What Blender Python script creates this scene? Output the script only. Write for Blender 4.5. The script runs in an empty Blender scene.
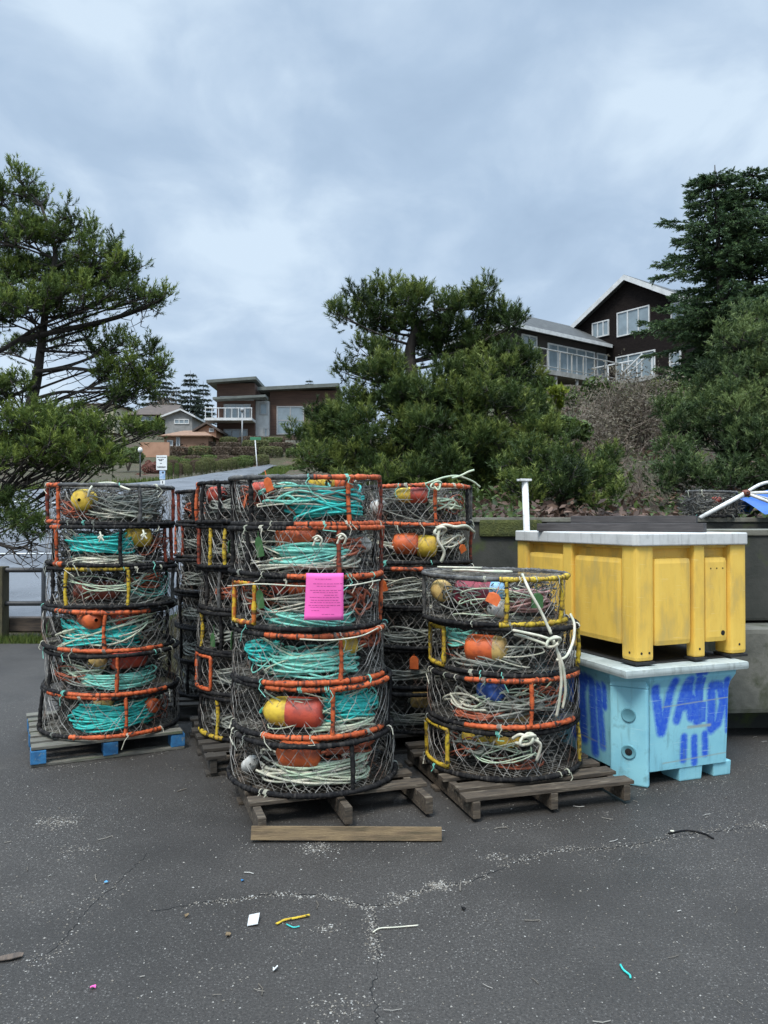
import bpy, bmesh, math, random
import numpy as np
from mathutils import Vector, Matrix, Euler

random.seed(7)
rng = np.random.default_rng(7)
R = math.radians
PI = math.pi
SC = bpy.context.scene
COL = SC.collection
CAM_H, FPX, HOR = 1.62, 770.0, 520.0


def P(px, py, d):
    """the point seen at a picture position when it stands d metres ahead"""
    return Vector(((px - 384) / FPX * d, d, CAM_H - (py - HOR) / FPX * d))


# ------------------------------------------------------------------ tagging
def tag(o, label=None, cat=None, group=None, kind=None):
    if label:
        n = len(label.split())
        assert 4 <= n <= 16, (n, label)
        o['label'] = label
    if cat:
        o['category'] = cat
    if group:
        o['group'] = group
    if kind:
        o['kind'] = kind
    return o


def empty(name, loc=(0, 0, 0), rot=(0, 0, 0)):
    o = bpy.data.objects.new(name, None)
    o.empty_display_size = 0.1
    o.location = loc
    o.rotation_euler = rot
    COL.objects.link(o)
    return o


def link(name, me, parent=None, loc=None, rot=None):
    o = bpy.data.objects.new(name, me)
    COL.objects.link(o)
    if parent:
        o.parent = parent
    if loc is not None:
        o.location = loc
    if rot is not None:
        o.rotation_euler = rot
    return o


def copy_tree(o, parent=None):
    c = o.copy()
    COL.objects.link(c)
    if parent:
        c.parent = parent
    for ch in list(o.children):
        copy_tree(ch, c)
    return c


# ------------------------------------------------------------------ mesh building
class MB:
    def __init__(self):
        self.v, self.f, self.t = [], [], []

    def add(self, vs, fs, tint=0.5):
        b = len(self.v)
        self.v.extend([tuple(p) for p in vs])
        for f in fs:
            self.f.append([b + i for i in f])
            self.t.append(tint)

    def tube(self, pts, r, sides=6, closed=False, tint=0.5, caps=True, rings=None):
        n = len(pts)
        pts = [Vector(p) for p in pts]
        if not hasattr(r, '__len__'):
            r = [r] * n
        vs, fs = [], []
        prev = None
        for i, p in enumerate(pts):
            if closed:
                tng = pts[(i + 1) % n] - pts[i - 1]
            else:
                tng = pts[min(i + 1, n - 1)] - pts[max(i - 1, 0)]
            if tng.length < 1e-9:
                tng = Vector((0, 0, 1))
            tng.normalize()
            if prev is None:
                a = Vector((0, 0, 1)) if abs(tng.z) < .9 else Vector((1, 0, 0))
                u = (a - tng * a.dot(tng)).normalized()
            else:
                u = prev - tng * prev.dot(tng)
                u = u.normalized() if u.length > 1e-6 else Vector((1, 0, 0))
            prev = u
            w = tng.cross(u)
            for k in range(sides):
                an = 2 * PI * k / sides
                vs.append(p + (u * math.cos(an) + w * math.sin(an)) * r[i])
        m = n if closed else n - 1
        for i in range(m):
            j = (i + 1) % n
            for k in range(sides):
                k2 = (k + 1) % sides
                fs.append((i * sides + k, i * sides + k2, j * sides + k2, j * sides + k))
        if caps and not closed:
            fs.append(tuple(range(sides))[::-1])
            fs.append(tuple((n - 1) * sides + k for k in range(sides)))
        self.add(vs, fs, tint)
        if rings:
            b = len(self.t) - len(fs)
            for i in range(m):
                for k in range(sides):
                    self.t[b + i * sides + k] = rings[i]

    def box(self, c, s, rz=0.0, bev=0.0, M=None, tint=0.5, taper=None):
        """box centred at c with size s; optional bevel"""
        bm = bmesh.new()
        bmesh.ops.create_cube(bm, size=1.0)
        for v in bm.verts:
            k = 1.0
            if taper and v.co.z > 0:
                k = taper
            v.co = Vector((v.co.x * s[0] * k, v.co.y * s[1] * k, v.co.z * s[2]))
        if bev:
            bmesh.ops.bevel(bm, geom=list(bm.edges), offset=bev, segments=2, profile=0.7, affect='EDGES')
        T = Matrix.Translation(Vector(c)) @ Matrix.Rotation(rz, 4, 'Z')
        if M is not None:
            T = M @ T
        bm.verts.index_update()
        self.add([T @ v.co for v in bm.verts], [[v.index for v in f.verts] for f in bm.faces], tint)
        bm.free()

    def hexa(self, lo, hi, tint=0.5):
        """prism between two same-length rings of points"""
        n = len(lo)
        fs = [tuple(range(n))[::-1], tuple(range(n, 2 * n))]
        for i in range(n):
            j = (i + 1) % n
            fs.append((i, j, n + j, n + i))
        self.add(list(lo) + list(hi), fs, tint)

    def lathe(self, prof, segs=20, M=None, tint=0.5):
        vs, fs = [], []
        n = len(prof)
        for k in range(segs):
            a = 2 * PI * k / segs
            for (rr, z) in prof:
                p = Vector((rr * math.cos(a), rr * math.sin(a), z))
                vs.append(M @ p if M is not None else p)
        for k in range(segs):
            k2 = (k + 1) % segs
            for i in range(n - 1):
                fs.append((k * n + i, k2 * n + i, k2 * n + i + 1, k * n + i + 1))
        self.add(vs, fs, tint)

    def quad(self, a, b, c, d, tint=0.5):
        self.add([a, b, c, d], [(0, 1, 2, 3)], tint)

    def build(self, name, mat, parent=None, smooth=False, loc=None, rot=None, tint=False):
        me = bpy.data.meshes.new(name)
        me.from_pydata(self.v, [], self.f)
        if tint:
            at = me.attributes.new('tint', 'FLOAT', 'FACE')
            at.data.foreach_set('value', np.array(self.t, dtype=np.float32))
        if smooth:
            me.polygons.foreach_set('use_smooth', np.ones(len(me.polygons), dtype=bool))
        if mat:
            me.materials.append(mat)
        me.update()
        return link(name, me, parent, loc, rot)


def np_mesh(name, V, F, mat, tint=None, parent=None, loc=None, smooth=False):
    """fast mesh from arrays; F is (m,3) or (m,4)"""
    me = bpy.data.meshes.new(name)
    V = np.asarray(V, dtype=np.float32)
    F = np.asarray(F, dtype=np.int32)
    m, k = F.shape
    me.vertices.add(len(V))
    me.vertices.foreach_set('co', V.ravel())
    me.loops.add(m * k)
    me.loops.foreach_set('vertex_index', F.ravel())
    me.polygons.add(m)
    me.polygons.foreach_set('loop_start', np.arange(0, m * k, k, dtype=np.int32))
    if tint is not None:
        at = me.attributes.new('tint', 'FLOAT', 'FACE')
        at.data.foreach_set('value', np.asarray(tint, dtype=np.float32))
    if smooth:
        me.polygons.foreach_set('use_smooth', np.ones(m, dtype=bool))
    me.materials.append(mat)
    me.update(calc_edges=True)
    me.validate()
    return link(name, me, parent, loc)


# ------------------------------------------------------------------ materials
def nodes_of(name):
    m = bpy.data.materials.new(name)
    m.use_nodes = True
    nt = m.node_tree
    b = nt.nodes['Principled BSDF']
    return m, nt, b


def N(nt, typ, **kw):
    n = nt.nodes.new(typ)
    for k, v in kw.items():
        if k in n.inputs:
            n.inputs[k].default_value = v
        else:
            setattr(n, k, v)
    return n


def c4(c):
    return (c[0], c[1], c[2], 1.0)


def noise(nt, scale, detail=5.0, rough=.6, vec=None, coord='Object', stretch=None):
    tc = N(nt, 'ShaderNodeTexCoord')
    n = N(nt, 'ShaderNodeTexNoise')
    n.inputs['Scale'].default_value = scale
    n.inputs['Detail'].default_value = detail
    n.inputs['Roughness'].default_value = rough
    src = tc.outputs[coord]
    if stretch:
        mp = N(nt, 'ShaderNodeMapping')
        mp.inputs['Scale'].default_value = stretch
        nt.links.new(src, mp.inputs['Vector'])
        src = mp.outputs['Vector']
    nt.links.new(src, n.inputs['Vector'])
    return n.outputs['Fac']


def ramp(nt, fac, stops):
    r = N(nt, 'ShaderNodeValToRGB')
    e = r.color_ramp.elements
    while len(e) < len(stops):
        e.new(0.5)
    for i, (p, c) in enumerate(stops):
        e[i].position = p
        e[i].color = c4(c) if hasattr(c, '__len__') else (c, c, c, 1)
    nt.links.new(fac, r.inputs['Fac'])
    return r.outputs['Color']


def mix(nt, fac, a, b, typ='MIX'):
    m = N(nt, 'ShaderNodeMix', data_type='RGBA', blend_type=typ)
    for sock, val in ((m.inputs[0], fac), (m.inputs[6], a), (m.inputs[7], b)):
        if hasattr(val, 'is_linked') or hasattr(val, 'links'):
            nt.links.new(val, sock)
        elif hasattr(val, '__len__'):
            sock.default_value = c4(val)
        else:
            sock.default_value = val
    return m.outputs[2]


def bump(nt, b, h, strength=.3, dist=.01):
    n = N(nt, 'ShaderNodeBump')
    n.inputs['Strength'].default_value = strength
    n.inputs['Distance'].default_value = dist
    nt.links.new(h, n.inputs['Height'])
    nt.links.new(n.outputs['Normal'], b.inputs['Normal'])


def mk(name, c1, c2=None, scale=12, rough=.7, lo=.4, hi=.62, bmp=.25, bscale=None, bdist=.006, metal=0, c3=None,
       stretch=None, scale3=None, lo3=.55, hi3=.68, spec=.5, groove=None):
    """two-tone (three-tone) weathered surface"""
    m, nt, b = nodes_of(name)
    b.inputs['Roughness'].default_value = rough
    b.inputs['Metallic'].default_value = metal
    b.inputs['Specular IOR Level'].default_value = spec
    if c2 is None:
        c2 = tuple(x * .75 for x in c1)
    f = noise(nt, scale, stretch=stretch)
    col = ramp(nt, f, [(lo, c1), (hi, c2)])
    if c3 is not None:
        f3 = noise(nt, scale3 or scale * 2.3, stretch=stretch)
        k = ramp(nt, f3, [(lo3, 0.0), (hi3, 1.0)])
        col = mix(nt, k, col, c3)
    if groove is not None:
        at = N(nt, 'ShaderNodeAttribute', attribute_name='tint')
        col = mix(nt, at.outputs['Fac'], col, groove)
    nt.links.new(col, b.inputs['Base Color'])
    if bmp:
        bump(nt, b, noise(nt, bscale or scale * 3, stretch=stretch), bmp, bdist)
    return m


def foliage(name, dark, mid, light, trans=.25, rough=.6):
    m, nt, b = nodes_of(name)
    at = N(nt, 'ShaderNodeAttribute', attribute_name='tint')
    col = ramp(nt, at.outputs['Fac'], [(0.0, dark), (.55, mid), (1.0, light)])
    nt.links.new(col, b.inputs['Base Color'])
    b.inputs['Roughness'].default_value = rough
    b.inputs['Specular IOR Level'].default_value = .3
    tr = N(nt, 'ShaderNodeBsdfTranslucent')
    nt.links.new(col, tr.inputs['Color'])
    ms = N(nt, 'ShaderNodeMixShader')
    ms.inputs[0].default_value = trans
    nt.links.new(b.outputs[0], ms.inputs[1])
    nt.links.new(tr.outputs[0], ms.inputs[2])
    nt.links.new(ms.outputs[0], nt.nodes['Material Output'].inputs['Surface'])
    return m


def tinted(name, stops, rough=.8):
    m, nt, b = nodes_of(name)
    at = N(nt, 'ShaderNodeAttribute', attribute_name='tint')
    col = ramp(nt, at.outputs['Fac'], stops)
    nt.links.new(col, b.inputs['Base Color'])
    b.inputs['Roughness'].default_value = rough
    return m


def shine(name, c, rough=.1):
    m, nt, b = nodes_of(name)
    f = noise(nt, 1.5)
    nt.links.new(ramp(nt, f, [(.3, c), (.7, tuple(x * .7 for x in c))]), b.inputs['Base Color'])
    b.inputs['Roughness'].default_value = rough
    b.inputs['Specular IOR Level'].default_value = .8
    return m


M = {}
M['rubber'] = mk('black_rubber', (.008, .008, .009), (.02, .0195, .019), 25, .75, c3=(.11, .10, .085), scale3=34, lo3=.6, hi3=.76, bmp=.6, spec=.12, groove=(.055, .05, .045))
M['greywrap'] = mk('worn_grey_wrap', (.10, .098, .09), (.03, .03, .03), 22, .7, c3=(.22, .2, .17), scale3=40, lo3=.56, hi3=.7, bmp=.5)
M['orange'] = mk('orange_rubber', (.60, .13, .04), (.40, .07, .022), 30, .6, c3=(.03, .022, .018), scale3=26, lo3=.54, hi3=.62, bmp=.5, spec=.3, groove=(.02, .016, .013))
M['redorange'] = mk('dull_red_rubber', (.30, .06, .03), (.20, .04, .02), 22, .6, c3=(.03, .02, .02), scale3=30, lo3=.5, hi3=.66, bmp=.5, spec=.3, groove=(.02, .016, .013))
M['yellow'] = mk('yellow_rubber', (.58, .42, .035), (.42, .26, .03), 24, .55, c3=(.05, .04, .02), scale3=42, lo3=.52, hi3=.63, bmp=.5, spec=.3, groove=(.02, .016, .013))
M['yelloworange'] = mk('yellow_orange_rubber', (.60, .38, .03), (.50, .14, .03), 16, .55, lo=.47, hi=.52, c3=(.04, .03, .02), scale3=40, lo3=.58, hi3=.68, bmp=.5, spec=.3, groove=(.02, .016, .013))
M['wire'] = mk('net_wire', (.36, .345, .31), (.09, .082, .07), 9, .55, c3=(.17, .08, .045), scale3=6, lo3=.55, hi3=.7, bmp=0)
M['innerwire'] = mk('inner_net_wire', (.14, .13, .11), (.03, .028, .025), 7, .8, c3=(.32, .30, .26), scale3=9, lo3=.5, hi3=.66, bmp=0, spec=.2)
M['darkwire'] = mk('dark_net_wire', (.05, .05, .046), (.09, .085, .07), 9, .7, bmp=0)
M['teal'] = mk('turquoise_rope', (.045, .56, .49), (.03, .42, .38), 30, .6, bmp=.6, bscale=160, bdist=.002)
M['paleteal'] = mk('faded_turquoise_rope', (.22, .62, .50), (.16, .48, .39), 25, .65, bmp=.6, bscale=160, bdist=.002)
M['cream'] = mk('cream_rope', (.62, .58, .46), (.40, .42, .32), 14, .75, bmp=.6, bscale=160, bdist=.002)
M['palegreen'] = mk('pale_green_rope', (.42, .54, .38), (.55, .54, .40), 6, .75, bmp=.6, bscale=160, bdist=.002)
M['greyrope'] = mk('grey_rope', (.26, .27, .23), (.15, .16, .13), 12, .8, bmp=.6, bscale=150, bdist=.002)
M['rustrope'] = mk('rust_rope', (.40, .10, .045), (.28, .09, .05), 14, .8, bmp=.5, bscale=150, bdist=.002)
M['pinkrope'] = mk('faded_pink_rope', (.48, .27, .24), (.35, .20, .18), 12, .8, bmp=.5, bscale=150, bdist=.002)
BU = dict(
    orange=((.64, .13, .03), (.50, .09, .025)), red=((.52, .075, .035), (.36, .05, .03)), darkred=((.24, .055, .03), (.14, .04, .025)),
    yellow=((.66, .46, .04), (.52, .33, .04)), tan=((.55, .38, .12), (.42, .27, .09)), maroon=((.27, .03, .05), (.18, .025, .04)),
    blue=((.04, .12, .42), (.03, .07, .25)), skyblue=((.08, .36, .68), (.3, .5, .65)), white=((.7, .69, .64), (.5, .49, .44)),
    redpaint=((.62, .10, .07), (.5, .07, .05)))
for k, (a, b_) in BU.items():
    M['b_' + k] = mk('buoy_' + k, a, b_, 9, .6, c3=tuple(x * .35 + .02 for x in b_), scale3=14, lo3=.5, hi3=.74, bmp=.35, bscale=60)
M['knot'] = mk('knot_rope', (.05, .40, .33), (.03, .25, .2), 30, .7)
M['tag_orange'] = mk('orange_plastic', (.72, .16, .04), (.6, .12, .03), 20, .45)
M['tag_green'] = mk('green_plastic', (.035, .11, .028), (.05, .13, .04), 20, .7, c3=(.12, .15, .09), scale3=40)
M['pink'] = mk('pink_paper', (.95, .16, .50), (.9, .13, .46), 3, .8, bmp=.15, bscale=9, bdist=.01)
M['ink'] = mk('grey_ink', (.50, .07, .27), (.42, .05, .22), 40, .8, bmp=0)
M['pallet'] = mk('weathered_pallet_wood', (.085, .064, .043), (.04, .031, .022), 7, .85, stretch=(1.2, 8, 8), c3=(.17, .14, .10), scale3=6, bmp=.5, bscale=22)
M['palletgrey'] = mk('grey_pallet_wood', (.17, .16, .13), (.09, .085, .07), 7, .85, stretch=(1.2, 8, 8), c3=(.10, .12, .07), scale3=5, bmp=.5, bscale=22)
M['palletdark'] = mk('dark_pallet_wood', (.05, .042, .032), (.028, .024, .02), 7, .85, stretch=(1.2, 8, 8), bmp=.5, bscale=22)
M['plank'] = mk('tan_plank_wood', (.20, .14, .072), (.12, .082, .045), 6, .85, stretch=(1.0, 9, 9), c3=(.08, .06, .03), scale3=5, bmp=.5, bscale=20)
M['bluepaint'] = mk('blue_block_paint', (.03, .17, .36), (.025, .11, .24), 18, .7, c3=(.22, .24, .2), scale3=30, lo3=.6, hi3=.7)
M['binyellow'] = mk('yellow_moulded_plastic', (.84, .55, .10), (.76, .47, .075), 5, .5, c3=(.52, .39, .13), scale3=5, lo3=.5, hi3=.78, bmp=.25, bscale=40, bdist=.003, stretch=(1.6, 1.6, .55))
M['whitelid'] = mk('white_moulded_plastic', (.64, .64, .61), (.54, .54, .51), 5, .5, c3=(.36, .37, .36), scale3=16, lo3=.6, hi3=.8, bmp=.15)
M['bluelid'] = mk('grimy_white_plastic', (.44, .49, .47), (.33, .38, .36), 6, .5, c3=(.22, .24, .2), scale3=14, lo3=.58, hi3=.8, bmp=.15)
M['padblack'] = mk('black_pad', (.012, .012, .012), (.02, .02, .02), 20, .7)
M['darkplank'] = mk('dark_wet_timber', (.035, .03, .029), (.06, .052, .05), 8, .6, stretch=(1, 10, 10), bmp=.4)
M['whitepaint'] = mk('white_paint', (.72, .72, .69), (.55, .55, .52), 14, .5, c3=(.3, .27, .22), scale3=25, lo3=.63, hi3=.75)
M['tarp'] = mk('blue_tarp', (.02, .13, .46), (.015, .09, .34), 4, .4, bmp=.4, bscale=7, bdist=.03)
M['concrete'] = mk('stained_concrete', (.15, .145, .12), (.085, .085, .07), 3.2, .9, c3=(.05, .056, .03), scale3=5, lo3=.5, hi3=.66, bmp=.5, bscale=40)
M['concretedark'] = mk('dark_concrete', (.05, .05, .042), (.03, .032, .026), 3.0, .9, c3=(.055, .07, .02), scale3=4, lo3=.56, hi3=.7, bmp=.5, bscale=40)  # dark concrete tone with mossy green patches
M['caplight'] = mk('pale_concrete', (.19, .185, .15), (.12, .115, .09), 4.0, .9, c3=(.08, .085, .05), scale3=7, bmp=.5, bscale=40)
M['moss'] = mk('moss', (.075, .085, .02), (.04, .05, .015), 9, .95, c3=(.12, .12, .035), scale3=25, bmp=.8, bscale=60, bdist=.02)
M['post'] = mk('fence_wood', (.10, .085, .045), (.055, .05, .03), 9, .9, stretch=(8, 8, 1.2), c3=(.07, .08, .03), scale3=5, bmp=.5)
M['rail'] = mk('dark_pipe', (.04, .042, .045), (.065, .065, .065), 18, .5)
M['kerbwood'] = mk('rotten_beam', (.13, .095, .07), (.07, .055, .045), 6, .9, stretch=(1, 8, 8), bmp=.5)
M['bark'] = mk('pine_bark', (.055, .045, .036), (.03, .026, .022), 12, .95, stretch=(1, 1, .3), bmp=.9, bscale=30, bdist=.03)
M['twig'] = mk('grey_twigs', (.23, .185, .145), (.13, .10, .078), 4, .9, bmp=0)
M['pine'] = foliage('pine_needles', (.011, .022, .007), (.055, .092, .021), (.205, .245, .055))
M['pinewarm'] = foliage('warm_pine_needles', (0.0184, 0.0322, 0.0092), (0.0780, 0.1222, 0.0234), (0.2275, 0.2795, 0.0520))
M['pinedull'] = foliage('dull_pine_needles', (0.0161, 0.0310, 0.0138), (0.0624, 0.1014, 0.0338), (0.1690, 0.2210, 0.0715))
M['spruce'] = foliage('spruce_needles', (0.0138, 0.0287, 0.0149), (0.0600, 0.1080, 0.0450), (0.1500, 0.2175, 0.0780))
M['leaf'] = foliage('shrub_leaves', (0.0253, 0.0414, 0.0115), (0.0715, 0.1105, 0.0260), (0.1560, 0.2015, 0.0455))
M['lime'] = foliage('lime_leaves', (.06, .09, .01), (.17, .21, .02), (.34, .36, .05))
M['olive'] = foliage('hedge_leaves', (0.0287, 0.0345, 0.0138), (0.0910, 0.1040, 0.0338), (0.1950, 0.1950, 0.0650))
M['heather'] = foliage('brown_hedge_leaves', (0.0345, 0.0253, 0.0161), (0.0910, 0.0650, 0.0416), (0.1690, 0.1170, 0.0780))
M['redleaf'] = foliage('red_shrub_leaves', (0.0690, 0.0230, 0.0172), (0.1950, 0.0780, 0.0585), (0.3120, 0.1560, 0.1170))
M['grass'] = foliage('grass_blades', (.03, .05, .01), (.08, .12, .02), (.19, .21, .05))
M['brush'] = foliage('dry_brush', (.045, .026, .018), (.12, .072, .05), (.26, .17, .12))
M['farpine'] = foliage('far_conifer', (.022, .034, .026), (.04, .058, .042), (.065, .09, .06))  # lighter greens, distance haze put into the needle colour
M['glass'] = shine('window_glass', (.24, .30, .33), .08)  # pale base colour stands in for the sky reflected in the panes
M['shingle'] = mk('dark_brown_shingles', (.009, .0065, .006), (.016, .012, .0105), 5, .9, spec=.15, stretch=(1, 1, 3), bmp=.6, bscale=9, bdist=.03)
M['wingwall'] = mk('brown_grey_siding', (.05, .042, .036), (.035, .03, .026), 3, .85, stretch=(.5, .5, 6))
M['roofgrey'] = mk('charcoal_roofing', (.075, .078, .075), (.05, .052, .052), 3, .85, bmp=.4, bscale=20, bdist=.02)
M['trim'] = mk('white_trim', (.62, .63, .62), (.5, .51, .5), 3, .6, bmp=0)
M['trimgrey'] = mk('grey_deck_boards', (.33, .33, .31), (.22, .22, .20), 3, .8, bmp=0)
M['brownbrick'] = mk('brown_cladding', (.105, .058, .04), (.075, .042, .03), 1.4, .85, stretch=(.4, .4, 5), bmp=.3, bscale=6)
M['modroof'] = mk('green_grey_fascia', (.13, .145, .13), (.10, .11, .10), 2, .7, bmp=0)
M['render_white'] = mk('white_render', (.5, .51, .5), (.42, .43, .42), 2, .8, bmp=0)
M['tanroof'] = mk('tan_roof_tiles', (.27, .16, .10), (.20, .12, .08), 3, .9, bmp=.4, bscale=8, bdist=.03)
M['peach'] = mk('peach_wall', (.40, .23, .15), (.34, .19, .12), 2, .85, bmp=0)
M['creamwall'] = mk('cream_wall', (.55, .50, .36), (.47, .43, .31), 2, .85, bmp=0)
M['greywall'] = mk('grey_wall', (.27, .27, .26), (.21, .21, .2), 2, .85, bmp=0)
M['brownroof'] = mk('brown_roof', (.10, .075, .06), (.07, .055, .045), 2, .9, bmp=.3)
M['signwhite'] = mk('white_sign_face', (.74, .76, .74), (.66, .68, .66), 8, .5, bmp=0)
M['signblue'] = mk('blue_sign_face', (.20, .34, .52), (.45, .55, .66), 9, .5, bmp=0)
M['signgreen'] = mk('green_street_sign', (.04, .20, .10), (.03, .15, .08), 8, .5, bmp=0)
M['dark'] = mk('dark_marking', (.05, .055, .06), (.03, .03, .03), 8, .7, bmp=0)
M['galv'] = mk('galvanised_post', (.34, .35, .35), (.25, .26, .26), 8, .5, bmp=0)


def asphalt(name, a, b_, speck, rough=.75, big=.35, wet=0.0, speck_amt=1.0):
    m, nt, b = nodes_of(name)
    base = ramp(nt, noise(nt, big, 6), [(.35, a), (.65, b_)])
    fine = ramp(nt, noise(nt, 90, 3), [(.3, .55), (.7, 1.35)])
    col = mix(nt, 1.0, base, fine, 'MULTIPLY')
    tc = N(nt, 'ShaderNodeTexCoord')
    # exposed stones and shell grit
    for sc, lo_, c in ((85, .2, speck), (44, .10, tuple(x * 1.15 for x in speck)), (140, .24, tuple(x * .7 for x in speck))):
        v = N(nt, 'ShaderNodeTexVoronoi')
        v.inputs['Scale'].default_value = sc
        nt.links.new(tc.outputs['Object'], v.inputs['Vector'])
        near = ramp(nt, v.outputs['Distance'], [(lo_, 1.0), (lo_ + .1, 0.0)])
        sep = N(nt, 'ShaderNodeSeparateColor')
        nt.links.new(v.outputs['Color'], sep.inputs[0])
        some = ramp(nt, sep.outputs[0], [(.5, 0.0), (.8, speck_amt)])
        dens = ramp(nt, noise(nt, .9, 4), [(.38, .25), (.62, 1.0)])
        k = mix(nt, 1.0, mix(nt, 1.0, near, some, 'MULTIPLY'), dens, 'MULTIPLY')
        col = mix(nt, k, col, c)
    # dusty patches and darker damp stains
    dust = ramp(nt, noise(nt, 1.7, 8, .7), [(.62, 0.0), (.8, .35)])
    col = mix(nt, dust, col, (.11, .098, .08))
    damp = ramp(nt, noise(nt, .55, 4), [(.34, .8), (.52, 0.0)])
    col = mix(nt, damp, col, tuple(x * .62 for x in a))
    nt.links.new(col, b.inputs['Base Color'])
    rr = ramp(nt, noise(nt, .7, 5), [(.35, max(rough - .25 - wet, .15)), (.65, rough)])
    nt.links.new(rr, b.inputs['Roughness'])
    b.inputs['Specular IOR Level'].default_value = .35
    bump(nt, b, noise(nt, 120, 4), .55, .006)
    return m


M['lot'] = asphalt('lot_asphalt', (.037, .033, .0285), (.053, .048, .0425), (.17, .16, .145), .8)
M['road'] = asphalt('road_asphalt', (.115, .122, .133), (.15, .157, .168), (.22, .22, .21), .6, .15, .1, .5)
M['line'] = mk('road_paint', (.62, .63, .62), (.48, .49, .48), 4, .7, bmp=0)


def hill_mat():
    m, nt, b = nodes_of('hillside_soil')
    a = ramp(nt, noise(nt, .5, 8, .7), [(.35, (.065, .04, .028)), (.5, (.06, .06, .025)), (.62, (.105, .062, .044))])
    f = ramp(nt, noise(nt, 9, 8, .75), [(.3, .45), (.7, 1.5)])
    nt.links.new(mix(nt, 1.0, a, f, 'MULTIPLY'), b.inputs['Base Color'])
    b.inputs['Roughness'].default_value = .95
    bump(nt, b, noise(nt, 6, 8, .75), 1.0, .15)
    return m


M['hill'] = hill_mat()


def paint_mat():
    """pale blue bin plastic with the sprayed blue writing carried by the 'paint' mask of the panel"""
    m, nt, b = nodes_of('sprayed_blue_plastic')
    base = ramp(nt, noise(nt, 4, 6), [(.35, (.28, .60, .67)), (.65, (.22, .51, .60))])
    dirt = ramp(nt, noise(nt, 11, 8, .7), [(.56, 0.0), (.78, .6)])
    base = mix(nt, dirt, base, (.13, .26, .27))
    at = N(nt, 'ShaderNodeAttribute', attribute_name='paint')
    edge = N(nt, 'ShaderNodeMath', operation='MULTIPLY')
    nt.links.new(at.outputs['Fac'], edge.inputs[0])
    nt.links.new(ramp(nt, noise(nt, 40, 4), [(.25, .8), (.6, 1.0)]), edge.inputs[1])
    b.inputs['Specular IOR Level'].default_value = .25
    at2 = N(nt, 'ShaderNodeAttribute', attribute_name='scrape')
    col = mix(nt, edge.outputs[0], base, (.003, .055, .60))
    col = mix(nt, at2.outputs['Fac'], col, (.30, .36, .33))
    nt.links.new(col, b.inputs['Base Color'])
    b.inputs['Roughness'].default_value = .5
    bump(nt, b, noise(nt, 30), .15, .004)
    return m


M['sprayed'] = paint_mat()
M['binblue'] = mk('pale_blue_moulded_plastic', (.28, .60, .67), (.22, .51, .60), 4, .5, c3=(.13, .26, .27), scale3=11, lo3=.56, hi3=.8, bmp=.15)
M['binbluedark'] = mk('shaded_cup_plastic', (.13, .33, .38), (.10, .26, .3), 8, .6)  # darker copy of the bin blue, shade of the cups put into the colour
M['hole'] = mk('black_hole', (.006, .006, .006), (.01, .01, .01), 8, .9)


def scuff(m, dark, light, kd=.5, kl=.6):
    """old use: run-down grime and fine scratches over a moulded surface"""
    nt = m.node_tree
    b = nt.nodes['Principled BSDF']
    col = b.inputs['Base Color'].links[0].from_socket
    col = mix(nt, ramp(nt, noise(nt, 5, 6, .65, stretch=(7, 7, .9)), [(.55, 0.0), (.72, kd)]), col, dark)
    col = mix(nt, ramp(nt, noise(nt, 9, 3, .5, stretch=(.8, .8, 16)), [(.66, 0.0), (.69, kl)]), col, light)
    col = mix(nt, ramp(nt, noise(nt, 38, 5, .7), [(.66, 0.0), (.74, kd)]), col, dark)
    nt.links.new(col, b.inputs['Base Color'])


scuff(M['binyellow'], (.40, .30, .09), (.88, .70, .32), .28, .4)
scuff(M['binblue'], (.13, .24, .25), (.50, .70, .72), .45, .45)
scuff(M['sprayed'], (.10, .20, .24), (.48, .68, .72), .4, .4)
scuff(M['whitelid'], (.28, .28, .26), (.68, .68, .66), .5, .4)
scuff(M['bluelid'], (.18, .20, .18), (.58, .62, .6), .6, .4)
# ================================================================== crab pots
PH = 0.29          # height of a pot
HR = 0.0148         # radius of a wrapped bar


def polar(phi, rad, z):
    a = R(phi)
    return Vector((rad * math.sin(a), -rad * math.cos(a), z))


def wrapped(rg, n, r0=HR):
    """radius of a bar wound with rubber strip: overlapping turns, thick and thin places"""
    ph = rg.uniform(0, 6)
    return [r0 * (1 + .06 * math.sin(i * 1.9 + ph) + .10 * math.sin(i * .37 + ph * 2) + rg.uniform(-.13, .13) + (.28 if rg.random() < .035 else 0)) for i in range(n)]


def ring_wear(rg, n, col):
    """grime and gaps between the turns of strip, ring by ring"""
    dark = col != 'rubber' and col != 'greywrap'
    return [rg.choice((.0, .0, .1, .2)) if rg.random() > (.13 if dark else .08) else rg.uniform(.45, .95) for _ in range(n)]


def hoop_r(phi, rad, z, shp):
    a = R(phi)
    return polar(phi, rad * (1 + shp[0] * math.cos(2 * a + shp[1])), z + shp[2] * math.sin(a) + shp[3] * math.sin(2 * a + 1))


def arc_mb(mb, rg, a0, a1, rad, z, shp, r0=HR, col='rubber'):
    n = max(3, int(abs(a1 - a0) / 1.3))
    pts = [hoop_r(a0 + (a1 - a0) * i / n, rad, z, shp) for i in range(n + 1)]
    mb.tube(pts, wrapped(rg, n + 1, r0), 7, rings=ring_wear(rg, n, col))


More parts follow.
